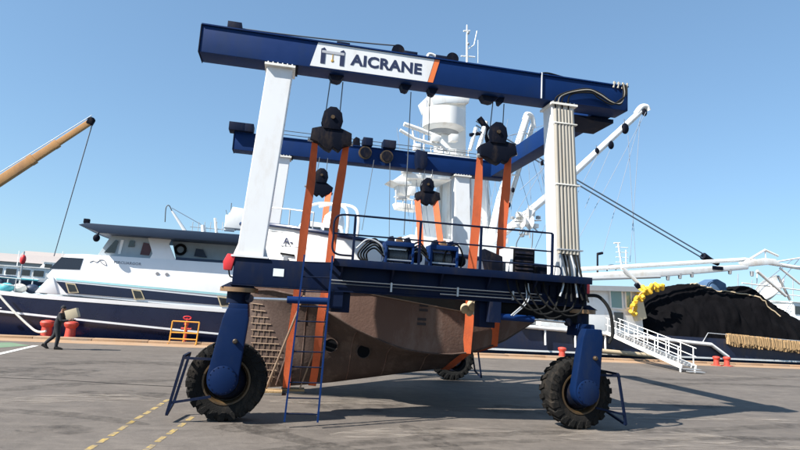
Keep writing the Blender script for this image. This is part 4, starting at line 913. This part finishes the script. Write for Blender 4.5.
# booms
bm_ = stube([(470, 261), (560, 186), (640, 112)], 5.0, .30, 'cargo_boom', 'ship_white', r2=.24, n=14)
q = SP(643, 107, 5.0); MB(QM).path(curve([SP(636, 114, 5), SP(641, 107.5, 5), SP(646, 107, 5), SP(648, 111, 5)]), .24, 12).build('boom_head', 'ship_white', bm_)
for (u, v, r_) in ((625, 128.5, .34), (611, 145, .26), (597, 151, .20), (644.5, 112.5, .24)):
    a = SP(u, v, 4.8); k = MB(QM); k.ball(a, r_, r_*.6, r_*1.35); o = k.build('boom_block', 'black_steel', bm_)
    MB(QM).path([a, a+Vector((0, .1, r_*2.4))], .03).build('block_link', 'cable_grey', o)
dk = stube([(489, 250), (500, 200), (527, 117)], 5.4, .36, 'lattice_derrick', 'ship_white', r2=.26, n=12)
stube([(499, 252), (508, 205), (533, 124)], 5.9, .18, 'derrick_chord', 'ship_white', dk)
for i in range(9):
    f = i/9; a = (490+37*f, 248-131*f); b = (499+33*f, 242-121*f); stube([a, b], 5.6, .05, 'derrick_lacing', 'ship_white', dk)
MB(QM).path(curve([SP(524, 120, 5.4), SP(527, 114, 5.4), SP(532, 117, 5.5), SP(534, 128, 5.6)]), .18).build('derrick_head', 'ship_white', dk)
# power block hanging under the boom
pbk = SP(526, 222, 4.6); k = MB(QM)
k.lathe([(.55, -.35), (.34, -.1), (.34, .1), (.55, .35)], pbk, 'x', 18); pw = k.build('power_block', 'ship_white', ship)
for (dx, dz, q_) in ((-.6, .5, .2), (.35, .7, .26), (.8, -.2, .18), (-.8, -.3, .2), (.1, -.8, .16), (-.3, -1.0, .14), (1.0, .45, .14), (-1.1, .2, .12)): MB(QM).bx(pbk.x+dx-q_, pbk.x+dx+q_, 4.6-q_, 4.6+q_, pbk.z+dz-q_, pbk.z+dz+q_*.8).build('block_housing', 'ship_white' if q_ > .15 else 'ship_grey', pw, bevel=.05)
for (a_, b_) in (((-.9, .6), (.9, -.7)), ((-.7, -.9), (.6, .9)), ((.0, 1.2), (.2, -1.2)), ((-1.1, -.1), (1.1, .2))): MB(QM).path([pbk+Vector((a_[0], -.3, a_[1])), pbk+Vector((b_[0], -.25, b_[1]))], .05, 6).build('block_strut', 'ship_grey', pw)
MB(QM).path(curve([pbk+Vector((-.3, -.3, -.6)), pbk+Vector((-.9, -.3, -1.8)), pbk+Vector((-.4, -.3, -2.6)), pbk+Vector((.3, -.3, -2.0)), pbk+Vector((.4, -.3, -.8))]), .04, 6).build('block_hose', 'cable_grey', pw)
for (pts, r_, m) in (([(479, 118), (489, 131)], .22, 'black_steel'), ([(470, 135), (482, 133)], .14, 'black_steel'), ([(486, 122), (478, 150)], .18, 'ship_white'), ([(476, 128), (470, 150)], .14, 'ship_white')):
    stube(pts, 5.2, r_, 'derrick_ram', m)
# long horizontal net boom aft, with its raised end
nb2 = MB(QM).prism(qpoly([(505, 277.5), (700, 267), (747, 264.5), (747, 269.5), (690, 274.5), (640, 278.5), (505, 284)], 3.2), 3.0, 3.4).build('net_boom', 'ship_white', ship, bevel=.1)
stube([(505, 273.8), (745, 259.5), (800, 268)], 3.6, .16, 'boom_pipe', 'ship_white', nb2)
for (pts_, r_) in (([(745, 262), (765, 250), (778, 256)], .09), ([(765, 250), (766, 262)], .05), ([(775, 262), (800, 258)], .06), ([(780, 268), (800, 284)], .09), ([(742, 283), (800, 290)], .05), ([(757, 270), (757, 285)], .04)): stube(pts_, 3.2, r_, 'boom_frame', 'ship_white', nb2)
MB(QM).prism(qpoly([(740, 262.5), (766, 258), (776, 259), (784, 266), (772, 264.5), (746, 267)], 3.0), 3.0, 3.3).build('boom_end_casting', 'ship_white', nb2, bevel=.1)
stube([(560, 280), (660, 277)], 3.0, .10, 'boom_underpipe', 'ship_grey', nb2)
for (u, v) in ((668, 277), (680, 275.5), (692, 274), (730, 271), (752, 273)):
    a = SP(u, v+1.5, 3.1); MB(QM).prism([(a.x-.12, a.z+.25), (a.x+.12, a.z+.25), (a.x+.05, a.z-.15), (a.x-.08, a.z-.12)], 3.0, 3.2).build('boom_lug', 'ship_grey', nb2)
stube([(622, 267), (642, 287)], 2.9, .14, 'boom_stay_arm', 'ship_white'); stube([(636, 284), (641, 290)], 2.85, .18, 'stay_shoe', 'black_steel')
stube([(757, 271), (786, 296)], 2.9, .12, 'boom_stay_arm', 'ship_white'); stube([(778, 276), (790, 300)], 3.4, .10, 'boom_stay_arm', 'galv')
# pair of thick topping wires with a dark sleeve
for dv in (0, 4.6): stube([(476, 121+dv*.9, 5.8), (572, 177+dv*.9), (705, 255+dv)], 4.2, .055, 'topping_wire', 'wire_blue')
MB(QM).path([SP(703, 256, 4.2), SP(709, 259.5, 4.2), SP(718, 264, 4.2)], .30, 10, .16).build('wire_sleeve', 'black_steel', ship)
MB(QM).bx(SP(710, 266, 3.2).x, SP(720, 266, 3.2).x, 2.9, 2.99, SP(715, 270, 3.2).z, SP(715, 266.5, 3.2).z).build('boom_pad', 'black_steel', nb2)
for pts in ([(646, 112), (578, 240)], [(641, 116), (603, 252)], [(628, 135), (636, 268)], [(640, 120), (630, 262)], [(610, 150), (585, 208)], [(597, 156), (575, 198)], [(480, 140), (560, 128)], [(478, 145), (548, 124)], [(490, 130), (525, 165)], [(475, 130), (520, 155)], [(548, 160), (515, 215)], [(544, 168), (520, 190)], [(560, 192), (530, 260)], [(512, 200), (508, 244)], [(505, 175), (495, 240)]):
    stube(pts, 4.6, .022, 'rigging_wire', 'thin_cable', n=5)
for (u, v) in ((509, 205), (513, 190), (542, 163)): MB(QM).ball(SP(u, v, 4.6), .14, .1, .2).build('rigging_block', 'black_steel', ship)
rg = random.Random(21)
for i in range(16):
    u0 = rg.uniform(478, 540); v0 = rg.uniform(112, 150); u1 = u0+rg.uniform(-30, 40); v1 = rg.uniform(200, 262); stube([(u0, v0), (u1, v1)], rg.uniform(4.0, 7.5), .018, 'rigging_wire', 'thin_cable', n=5)
for i in range(6):
    u0 = rg.uniform(395, 425); v0 = rg.uniform(118, 130); stube([(u0, v0), (u0+rg.uniform(-12, 20), rg.uniform(205, 255))], 5.5, .02, 'rigging_wire', 'thin_cable', n=5)
for (u, v, w_, h_) in ((408, 170, 9, 4), (418, 146, 6, 6), (436, 138, 8, 6), (455, 137, 7, 7), (402, 197, 8, 3), (430, 163, 7, 5), (460, 165, 6, 4), (413, 190, 6, 8), (497, 262, 10, 8), (515, 250, 8, 7), (505, 240, 6, 6)):
    tower([(u-w_/2, v-h_/2), (u+w_/2, v-h_/2+.5), (u+w_/2, v+h_/2+.5), (u-w_/2, v+h_/2)], T6-1.2, T6-.6, 'tower_fitting', 'ship_white' if int(u) % 3 else 'ship_grey', bevel=.03)
for (u0, v0, u1, v1) in ((396, 205, 396, 190), (403, 207, 403, 196), (412, 208, 412, 200), (394, 197, 418, 201), (409, 172, 409, 160), (420, 174, 420, 162), (432, 176, 432, 163), (408, 161, 446, 165), (408, 166, 446, 170)): stube([(u0, v0), (u1, v1)], T6-1.1, .05, 'platform_rail', 'ship_white')
for u in (449.5, 451.5): stube([(u, 288), (u+1.5, 175)], T6-.15, .03, 'mast_ladder', 'ship_grey')
stube([(470, 290), (470, 172)], T6-.12, .10, 'mast_cable_duct', 'ship_grey')
# lamp post and small light mast on the boom deck
stube([(597.5, 276), (597.5, 253)], 4.2, .07, 'lamp_post', 'black_steel'); stube([(597.5, 254), (602.5, 253)], 4.2, .10, 'lamp_arm', 'black_steel'); stube([(597, 268), (604, 268)], 4.2, .12, 'lamp_foot', 'black_steel')
stube([(622, 270), (618, 243)], 4.4, .07, 'light_mast', 'ship_white')
for v in (247, 252, 257, 262): stube([(616, v), (628, v+.8)], 4.4, .03, 'mast_spreader', 'ship_white')
stube([(614, 243), (620, 243)], 4.4, .05, 'light_bar', 'ship_white'); stube([(626, 268), (626, 250)], 4.4, .05, 'light_mast', 'ship_white')
MB(QM).path(curve([SP(607, 271, 4), SP(608, 266, 4), SP(614, 265.5, 4), SP(616, 270, 4)]), .05).build('deck_hoop', 'black_steel', ship)
k = MB(QM); a = SP(717, 284, 5.0); k.prism([(a.x-.9, a.z-1.0), (a.x+.9, a.z-1.0), (a.x+.8, a.z+.1), (a.x-.1, a.z+.42), (a.x-.8, a.z+.1)], 4.8, 6.2); k.build('tarped_winch', 'blue_tarp', ship, bevel=.15)

# net heap on the after deck
net = thing('fishing_net', 'huge black heap of fishing net piled on the vessel deck', 'fishing net', quay_pt(34, 5.6, 1.2), QA)
prof = [(u, v) for u, v in ((630, 333), (634, 322), (640, 311), (648, 301), (660, 293), (672, 287.5), (686, 285), (700, 285), (716, 287.5), (728, 290), (735, 289.5), (742, 286), (750, 286), (758, 291), (764, 297), (772, 303), (784, 311), (800, 320), (825, 331), (855, 343))]
pp = [SP(u, v, 4.4) for u, v in prof]; ps = [p.x for p in pp]; pz = [p.z for p in pp]
rows = []; NS, NT = 220, 110
for i in range(NS+1):
    s = ps[0]+(ps[-1]-ps[0])*i/NS; ht = max(.05, interp(s, ps, pz)-1.0); row = []
    for j in range(NT+1):
        f = j/NT; t = 1.75+(9.9-1.75)*f; g = (math.sin(math.pi*min(1, f*1.25/1.0 if f < .4 else .5+ (f-.4)/1.2)))
        g = max(0., 1-abs((f-.42)/.42 if f < .42 else (f-.42)/.58)**2.1)**.8
        v = Vector((s*.5, t*.5, g)); wq = v+.5*noise.noise_vector(v*1.7); d = noise.fractal(wq*.9, 1.0, 2.0, 3)*.30+(.5-abs(noise.noise(wq*1.9)))*.30+(.4-abs(noise.noise(wq*4.3)))*.10+noise.fractal(v*12, 1., 2., 3)*.03-.15
        row.append((s+.12*noise.noise(v*3), t-.55*d*(1-f), 1.0+ht*g*(1+.02*d)+(d*.55+.06)*(1 if ht > .5 else .3)*min(1, g*3)))
    rows.append(row)
k = MB(QM); k.grid(rows); k.build('net_heap', 'net_black', net)
def rope_on(sa, fa, sb, fb, m, r_):
    pts = []
    for j in range(22):
        s = sa+(sb-sa)*j/21; f = fa+(fb-fa)*j/21; ii = min(NS, max(0, int((s-ps[0])/(ps[-1]-ps[0])*NS))); jj = int(f*NT); q = rows[ii][jj]; pts.append((q[0], q[1]-.06, q[2]+.06))
    MB(QM).path(pts, r_, 6).build('net_rope', m, net)
rope_on(SP(734, 300, 3).x, .36, SP(785, 320, 2.4).x, .12, 'rope_tan', .05); rope_on(SP(708, 300, 3).x, .38, SP(735, 300, 3).x, .34, 'rope_tan', .05)
rope_on(SP(650, 300, 3).x, .3, SP(646, 320, 2.4).x, .05, 'rope_tan', .04)
# yellow floats strung along the net's left shoulder
fl = thing('float_line', 'bunch of yellow net floats draped over the net heap\'s left shoulder', 'net floats', quay_pt(26.5, 2.6, 1.7), QA)
fr_ = random.Random(5)
fpath = [(661, 285), (653, 286), (646, 289), (640, 293.5), (636, 299), (633.5, 306), (632.5, 312)]
for i in range(34):
    f = i/33*5.99; a0, a1 = fpath[int(f)], fpath[int(f)+1]; w_ = f-int(f); u = a0[0]+(a1[0]-a0[0])*w_+fr_.uniform(-2.2, 3.6); v = a0[1]+(a1[1]-a0[1])*w_+fr_.uniform(-1, 3.2)
    a = SP(u, v, 2.0+fr_.uniform(-.2, .2)); k = MB(QM @ Matrix.Translation(a) @ Matrix.Rotation(fr_.uniform(-1.5, 1.5), 4, 'Y') @ Matrix.Rotation(fr_.uniform(-1, 1), 4, 'Z'))
    q_ = fr_.uniform(.65, .85); k.lathe([(.04*q_, -.24), (.15*q_, -.24), (.19*q_, -.15), (.20*q_, 0), (.19*q_, .15), (.15*q_, .24), (.04*q_, .24)], (0, 0, 0), 'x', 12); k.build('float', 'float_yellow', fl)
MB(QM).path(curve([SP(u, v+.5, 1.85) for u, v in fpath]), .03, 6).build('float_rope', 'rope_tan', fl)

# gangway from the vessel down to the quay
gb = AZ(689, 372.5, 0); ga = QM @ SP(612, 333, 1.2); gw = thing('gangway', 'white aluminium gangway with railings sloping from vessel to quay', 'gangway', gb)
d = (ga-gb); d2 = Vector((d.x, d.y, 0)).normalized(); sd = Vector((-d2.y, d2.x, 0)); zz = Vector((0, 0, 1)); gb2 = gb+zz*.28
for sg in (-1, 1): MB().beam(ga+sd*.42*sg, gb2+sd*.42*sg, .07, .22).build('side_beam', 'ship_white', gw)
N = 26
for i in range(N):
    c = ga.lerp(gb2, (i+.5)/N)+zz*.06; MB().beam(c-sd*.38, c+sd*.38, .22, .03).build('tread', 'galv', gw)
for sg in (-1, 1):
    for i in range(8):
        c = ga.lerp(gb2, .03+.94*i/7)+sd*.44*sg; MB().tube(c, c+zz*1.0, .03).build('rail_post', 'ship_white', gw)
    for h in (1.0, .55): MB().tube(ga+sd*.44*sg+zz*h, gb2+sd*.44*sg+zz*h, .025).build('hand_rail', 'ship_white', gw)
for i in range(2):
    c = gb-d2*(.25+.3*i)+zz*(.2-.1*i); MB().beam(c-sd*.45, c+sd*.45, .28, .04).build('foot_step', 'galv', gw)
for sg in (-1, 1): MB().tube(gb+sd*.42*sg+d2*.1-zz*.0, gb+sd*.42*sg+d2*.1+zz*.3, .05).build('foot_post', 'ship_white', gw)
# safety net line hanging under the gangway
MB().path(sag(ga.lerp(gb2, .3)-sd*.45, ga.lerp(gb2, .75)-sd*.45, .45), .03).build('slack_line', 'rope_white', gw)
bp_ = [AZ(596, 352, .9), AZ(638, 357, .9)]
tag(MB().path([QM @ SP(590, 350, .9), QM @ SP(655, 356, .9)], .16, 12).build('fender_log', 'rope_tan'), 'long tan fender log floating between quay and vessel hull', 'fender')

# ================================================================ PERSON CARRYING A BOX
def skin_mesh(name, chains, m, parent, root=0, sub=2):
    vs, es, rs, idx = [], [], [], {}
    for ch in chains:
        prev = None
        for (key, co, r_) in ch:
            if key not in idx: idx[key] = len(vs); vs.append(co); rs.append(r_)
            if prev is not None: es.append((idx[prev], idx[key]))
            prev = key
    me = bpy.data.meshes.new(name); me.from_pydata(vs, es, []); o = bpy.data.objects.new(name, me); col.objects.link(o)
    sk = o.modifiers.new('skin', 'SKIN'); sk.use_smooth_shade = True; sb = o.modifiers.new('sub', 'SUBSURF'); sb.levels = sub; sb.render_levels = sub
    for i, r_ in enumerate(rs):
        d = me.skin_vertices[0].data[i]; rr = r_ if isinstance(r_, tuple) else (r_, r_); d.radius = rr; d.use_root = (i == root)
    dg = bpy.context.evaluated_depsgraph_get(); m2 = bpy.data.meshes.new_from_object(o.evaluated_get(dg)); bpy.data.objects.remove(o)
    m2.materials.clear(); m2.materials.append(MATS[m]); m2.polygons.foreach_set('use_smooth', [True]*len(m2.polygons))
    q = bpy.data.objects.new(name, m2); col.objects.link(q); q.parent = parent; ROOT[q.name] = ROOT[parent.name]; return q
pp0 = AZ(54.5, 349.2); per = thing('person', 'person in dark clothes walking with a cardboard box held up in front', 'person', pp0, R(4))
chains = [
    [('pel', (-.02, 0, .93), (.18, .15)), ('bel', (0, 0, 1.08), (.175, .15)), ('che', (.04, 0, 1.28), (.20, .16)), ('nec', (.07, 0, 1.45), .06), ('hd0', (.10, 0, 1.53), .065), ('hd1', (.12, 0, 1.60), (.083, .092)), ('hd2', (.12, 0, 1.68), (.07, .078))]]
for s_, nm in ((-1, 'r'), (1, 'l')):
    chains.append([('che', (.04, 0, 1.28), .14), (nm+'sh', (.05, s_*.19, 1.38), .085), (nm+'el', (.16, s_*.25, 1.13), .068), (nm+'wr', (.40, s_*.21, 1.16), .045), (nm+'pm', (.47, s_*.20, 1.17), (.036, .022))])
    for f in range(4):
        dx = -.027+.018*f; ln = (.075, .085, .08, .06)[f]
        chains.append([(nm+'pm', (.47, s_*.2, 1.17), .03), (f'{nm}f{f}a', (.51, s_*(.205-.004*f), 1.17+dx), .0095), (f'{nm}f{f}b', (.51+ln*.6, s_*(.190), 1.17+dx), .0085), (f'{nm}f{f}c', (.51+ln, s_*.18, 1.17+dx), .007)])
    chains.append([(nm+'pm', (.47, s_*.2, 1.17), .03), (nm+'t1', (.475, s_*.195, 1.22), .0105), (nm+'t2', (.50, s_*.185, 1.255), .009)])
chains.append([('pel', (0, 0, .93), .14), ('rh', (0, -.10, .90), .12), ('rk', (.10, -.11, .50), .088), ('ra', (.06, -.11, .10), .07), ('rt', (.20, -.12, .045), (.042, .035))])
chains.append([('pel', (0, 0, .93), .14), ('lh', (-.03, .10, .90), .12), ('lk', (-.10, .11, .52), .088), ('la', (-.40, .11, .21), .07), ('lt', (-.33, .12, .06), (.042, .034))])
body = skin_mesh('body', chains, 'clothes_dark', per)
body.data.materials.append(MATS['skin'])
for pl in body.data.polygons:
    c = pl.center
    if c.z > 1.45 or c.x > .415: pl.material_index = 1
T_ = ROOT[per.name]
def pm(): return MB(T_)
k = pm(); k.ball((.105, 0, 1.655), .098, .092, .10, 16, 10); hv = k.build('hair', 'clothes_dark', per)
k = pm(); k.ball((.205, 0, 1.60), .022, .016, .025); k.build('nose', 'skin', per)
for s_ in (-1, 1):
    k = pm(); k.ball((.192, s_*.034, 1.635), .012, .014, .009); k.build('eye', 'dark_grime', per)
    k = pm(); k.ball((.12, s_*.094, 1.61), .022, .012, .034); k.build('ear', 'skin', per)
k = pm(); k.ball((.197, 0, 1.55), .010, .028, .008); k.build('mouth', 'draft_black', per)
for (x, y, z, tl) in ((.20, -.12, .0, 0), (-.36, .12, .05, 1)):
    k = MB(T_ @ Matrix.Translation((x-.06, y, z)) @ Matrix.Rotation(R(28 if tl else 0), 4, 'Y'))
    k.prism([(-.13, .005), (.17, .005), (.19, .04), (.10, .085), (-.05, .12), (-.13, .11)], -.05, .05); k.build('shoe', 'black_rubber', per, bevel=.015)
bxM = T_ @ Matrix.Translation((.44, 0, 1.43)) @ Matrix.Rotation(R(-20), 4, 'Y')
cbx = thing('cardboard_box', 'tan cardboard box carried by the walking person', 'box', T_ @ Vector((.46, 0, 1.2)), R(4))
k = MB(bxM); k.bx(-.20, .24, -.165, .165, -.20, .18); k.build('carton', 'cardboard', cbx, bevel=.006)
k = MB(bxM); k.bx(-.202, .242, -.03, .03, -.202, .183); k.build('tape', 'rope_tan', cbx)

# ================================================================ BACKGROUND, LEFT
# orange crane boom reaching in from the left
tcr = 16.
tip = QP(91, 121.5, tcr); inn = QP(0, 181, tcr); dirv = (inn-tip).normalized(); foot = tip+dirv*((tip.z-2.6)/-dirv.z)
cr = thing('mobile_crane', 'orange telescopic crane boom with slanting hoist cable at upper left', 'crane', quay_pt(foot.x, tcr, -1.4), QA)
mid = inn.lerp(tip, .34); mid2 = inn.lerp(tip, .60)
for (a, b, wd, hh, m) in ((foot, mid, .52, .62, 'boom_orange'), (mid, mid2, .44, .52, 'boom_orange'), (mid2, tip, .36, .42, 'boom_orange')):
    k = MB(QM).beam(a, b, wd, hh).build('boom_section', m, cr, bevel=.05)
for q in (mid, mid2): MB(QM).beam(q-dirv*.2, q+dirv*.2, .56 if q is mid else .47, .66 if q is mid else .56).build('boom_collar', 'boom_orange', cr, bevel=.04)
hd_ = MB(QM).prism([(tip.x-.3, tip.z-.2), (tip.x+.1, tip.z-.32), (tip.x+.24, tip.z+.05), (tip.x+.05, tip.z+.34), (tip.x-.2, tip.z+.2)], tcr-.25, tcr+.25).build('boom_head', 'black_steel', cr, bevel=.06)
MB(QM).lathe([(.2, -.1), (.15, 0), (.2, .1)], tip+Vector((.08, 0, .12)), 'y', 16).build('head_sheave', 'black_steel', hd_)
hk = QP(54, 256, tcr+14); MB(QM).path([tip+Vector((.1, 0, -.3)), hk], .045, 6).build('hoist_cable', 'thin_cable', cr)
MB(QM).path([foot+Vector((0, 0, 1)), tip+Vector((0, 0, .5))], .03, 6).build('boom_cable', 'thin_cable', cr)
k = MB(QM); k.lathe([(1.3, -1.2), (1.3, 1.6), (1.0, 1.8)], (foot.x, tcr, .3), 'z', 24); k.build('pedestal', 'boom_red', cr)
k = MB(QM); k.bx(foot.x-1.4, foot.x+1.2, tcr-1.2, tcr+1.2, 2.1, 3.4); k.build('slewing_cab', 'boom_orange', cr, bevel=.1)
k = MB(QM); k.prism([(foot.x-9, -1.0), (foot.x+4, -1.0), (foot.x+4.6, .5), (foot.x-9.6, .5)], tcr-3, tcr+3); k.prism([(foot.x-8.4, -1.9), (foot.x+3.4, -1.9), (foot.x+4, -1.001), (foot.x-9, -1.001)], tcr-3, tcr+3); k.build('crane_pontoon', 'ship_grey', cr)
# small teal and white boat lying beyond the yacht's foredeck
def small_boat(name, label, s0, s1, t, half, zt, hm, cab=None, cm='ship_white', grp=None, bow=-1):
    o = qthing(name, label, 'boat', (s0+s1)/2, t, grp, z=-1.4); k = MB(QM); rows = []
    for i in range(13):
        f = i/12; g = f if bow < 0 else 1-f; s = s0+(s1-s0)*f; h = half*(min(1, (g*2.6+.02))**.6); sh = zt+.5*max(0, .5-g)**1.5*2
        rows.append([(s, t-h, sh), (s, t-h*.8, -.4), (s, t, -1.9), (s, t+h*.8, -.4), (s, t+h, sh)])
    k.grid(rows); k.add(rows[-1], [tuple(range(5))]); k.add(rows[0], [tuple(range(5))]); k.build('hull', hm, o)
    k = MB(QM); k.grid([[(r[0][0], r[0][1], r[0][2]-.15), (r[4][0], r[4][1], r[4][2]-.15)] for r in rows]); k.build('deck', 'cabin_grey', o)
    for q in (0, 4): k = MB(QM); k.path([r[q] for r in rows], .07, 6); k.build('gunwale', 'ship_white', o)
    if cab:
        a, b, h0, h1 = cab; k = MB(QM); k.prism([(a, h0), (b, h0), (b-.2, h1), (a+.8, h1)], t-half*.6, t+half*.6); c_ = k.build('cabin', cm, o, bevel=.06)
        n = max(2, int((b-a)/1.3))
        for i in range(n):
            x = a+.9+(b-a-1.3)*i/n; MB(QM).bx(x, x+(b-a-1.3)/n*.75, t-half*.6-.05, t-half*.6-.002, h0+(h1-h0)*.4, h0+(h1-h0)*.82).build('window', 'dark_glass', c_)
        MB(QM).bx(a+.5, b, t-half*.65, t+half*.65, h1+.002, h1+.09).build('cabin_roof', 'ship_white', c_)
        MB(QM).tube(((a+b)/2, t, h1), ((a+b)/2, t, h1+1.8), .04).build('mast', 'ship_white', o)
    return o
z_ = QP(20, 288, 11).z
tb_ = small_boat('launch', 'small teal and white open launch beyond the yacht foredeck at left edge', QP(-40, 285, 11).x, QP(50, 287, 11).x, 11, 1.5, 1.75, 'teal_paint', None, grp='small craft across the basin', bow=1)
for u in (2, 14, 26, 38): MB(QM).tube((QP(u, 285, 11).x, 9.8, 1.7), (QP(u, 285, 11).x, 9.8, 2.9), .04).build('canopy_post', 'ship_white', tb_)
MB(QM).path([(QP(-30, 277, 11).x, 9.8, 2.9), (QP(44, 280, 11).x, 9.8, 2.8)], .06).build('canopy_rail', 'teal_paint', tb_)
MB(QM).bx(QP(-20, 280, 11).x, QP(12, 280, 11).x, 10.2, 12, 1.7, 3.0).build('deck_locker', 'roof_navy', tb_, bevel=.1)
MB(QM).ball((QP(6, 284, 11).x, 9.9, 2.3), .35, .3, .5).build('fender', 'roof_navy', tb_)
def at_t(u0, u1, v, t): return QP(u0, v, t).x, QP(u1, v, t).x
s0, s1 = at_t(-60, 62, 275, 40); small_boat('ferry', 'pale ferry with a dark row of windows far left beyond the launch', s0, s1, 40, 3, QP(20, 281, 40).z, 'roof_navy', (s0+3, s1-.6, QP(20, 281, 40).z, QP(30, 268, 40).z), grp='small craft across the basin', bow=1)
s0, s1 = at_t(28, 95, 272, 60); small_boat('cabin_cruiser', 'white cabin cruiser just left of the yacht windscreen in the distance', s0, s1, 60, 3, QP(50, 272, 60).z, 'ship_white', (s0+1.5, s1-2, QP(50, 272, 60).z, QP(50, 263, 60).z), grp='small craft across the basin')
# harbour shed on the far shore
far = 150.
a, b = at_t(-160, 58, 262, far); za, zb = QP(0, 270, far).z, QP(0, 261, far).z
shed = thing('harbour_shed', 'long low pale harbour shed on the far shore, left edge', 'building', quay_pt((a+b)/2, far+8, 0), QA)
MB(QM).bx(a, b, far, far+16, -1, zb).build('wall', 'far_wall', shed)
MB(QM).prism([(far-1, zb), (far+17, zb), (far+8, zb+2.6)], a-1, b+1, 'x').build('roof', 'far_roof', shed)
for i in range(14): MB(QM).bx(b-4-i*6, b-1-i*6, far-.15, far-.01, zb*.45, zb*.8).build('window', 'far_glass', shed)
a, b = at_t(20, 62, 262, far+60); z2 = QP(40, 259, far+60).z
sh2 = thing('warehouse', 'grey gabled warehouse behind the harbour shed', 'building', quay_pt((a+b)/2, far+70, 0), QA)
MB(QM).bx(a, b, far+60, far+75, -1, z2).build('wall', 'cabin_grey', sh2); MB(QM).prism([(far+59, z2), (far+76, z2), (far+67, z2+3)], a-1, b+1, 'x').build('roof', 'far_roof', sh2)
for i in range(4): MB(QM).bx(a+3+i*9, a+7+i*9, far+59.8, far+59.99, 2, z2*.7).build('door', 'far_glass', sh2)
# breakwater
bw = MB(QM); rr = random.Random(2); rows = []
for i in range(121):
    s = -420+i*7.5; h = 1.6+rr.uniform(-.5, .7); rows.append([(s, 300, -2), (s+rr.uniform(-2, 2), 303, h), (s, 309, h+.4), (s, 314, -2)])
bw.grid(rows); struct(bw.build('breakwater', 'far_rock', flat=True))
# red flag float
p = QP(23, 259.5, 24); fg = thing('flag_marker', 'small red marker flag on a thin pole far left', 'flag', quay_pt(p.x, 24, -1.4), QA)
MB(QM).tube((p.x, 24, -1.5), (p.x, 24, p.z+.7), .06).build('pole', 'galv', fg); MB(QM).ball((p.x, 24, p.z), .24, .2, .42).build('flag', 'red_paint', fg)
MB(QM).lathe([(.5, -1.7), (.5, -1.1), (.1, -.8)], (p.x, 24, 0), 'z', 14).build('float', 'red_paint', fg)

# ================================================================ BACKGROUND, RIGHT
s0, s1 = at_t(735, 860, 320, 14.5); zd = QP(790, 322, 14.5).z
rb = small_boat('moored_trawler', 'white trawler with thin masts beyond the net heap at right edge', s0, s1+4, 14.5, 2.6, zd, 'ship_white', (QP(775, 322, 14.5).x, QP(830, 322, 14.5).x, zd, QP(790, 303, 14.5).z), grp=None)
for (u, v) in ((738, 262), (752, 268), (793, 268)): MB(QM).tube(QP(u, 300, 14.5), QP(u, v+12, 14.5), .05).build('mast', 'galv', rb)
for (u0, v0, u1, v1) in ((735, 290, 800, 296), (735, 297, 800, 304), (760, 307, 800, 312)): MB(QM).path([QP(u0, v0, 13), QP(u1, v1, 13)], .06).build('deck_rail', 'ship_white', rb)
# upturned skiff slung under the boom end
c = QP(769, 290, 6.5); skf = thing('skiff', 'brown and white skiff slung on edge under the boom end', 'skiff', QM @ c, QA)
k = MB(QM @ Matrix.Translation(c) @ Matrix.Rotation(R(-38), 4, 'Y') @ Matrix.Rotation(R(35), 4, 'X')); rows = []
for i in range(11):
    f = i/10; h = .75*math.sin(math.pi*(.12+.80*f))**.7; s = -1.7+3.4*f; rows.append([(s, -h, .35), (s, -h*.8, -.15), (s, 0, -.45), (s, h*.8, -.15), (s, h, .35)])
k.grid(rows); k.build('hull', 'ship_white', skf, thick=.04)
k2 = MB(k.X); k2.grid([[(r[1][0], r[1][1]*1.03, r[1][2]-.02), (r[2][0], 0, r[2][2]-.05)] for r in rows]); k2.build('keel_panel', 'straw', skf, thick=.03)
for q in (0, 4): k3 = MB(k.X); k3.path([r[q] for r in rows], .06, 6); k3.build('gunwale', 'ship_grey', skf)
for dx in (-1, 1): MB(QM).path([c+Vector((dx*.9, 0, .4)), c+Vector((dx*.3, -2.6, 2.6))], .03, 6).build('sling_wire', 'thin_cable', skf)
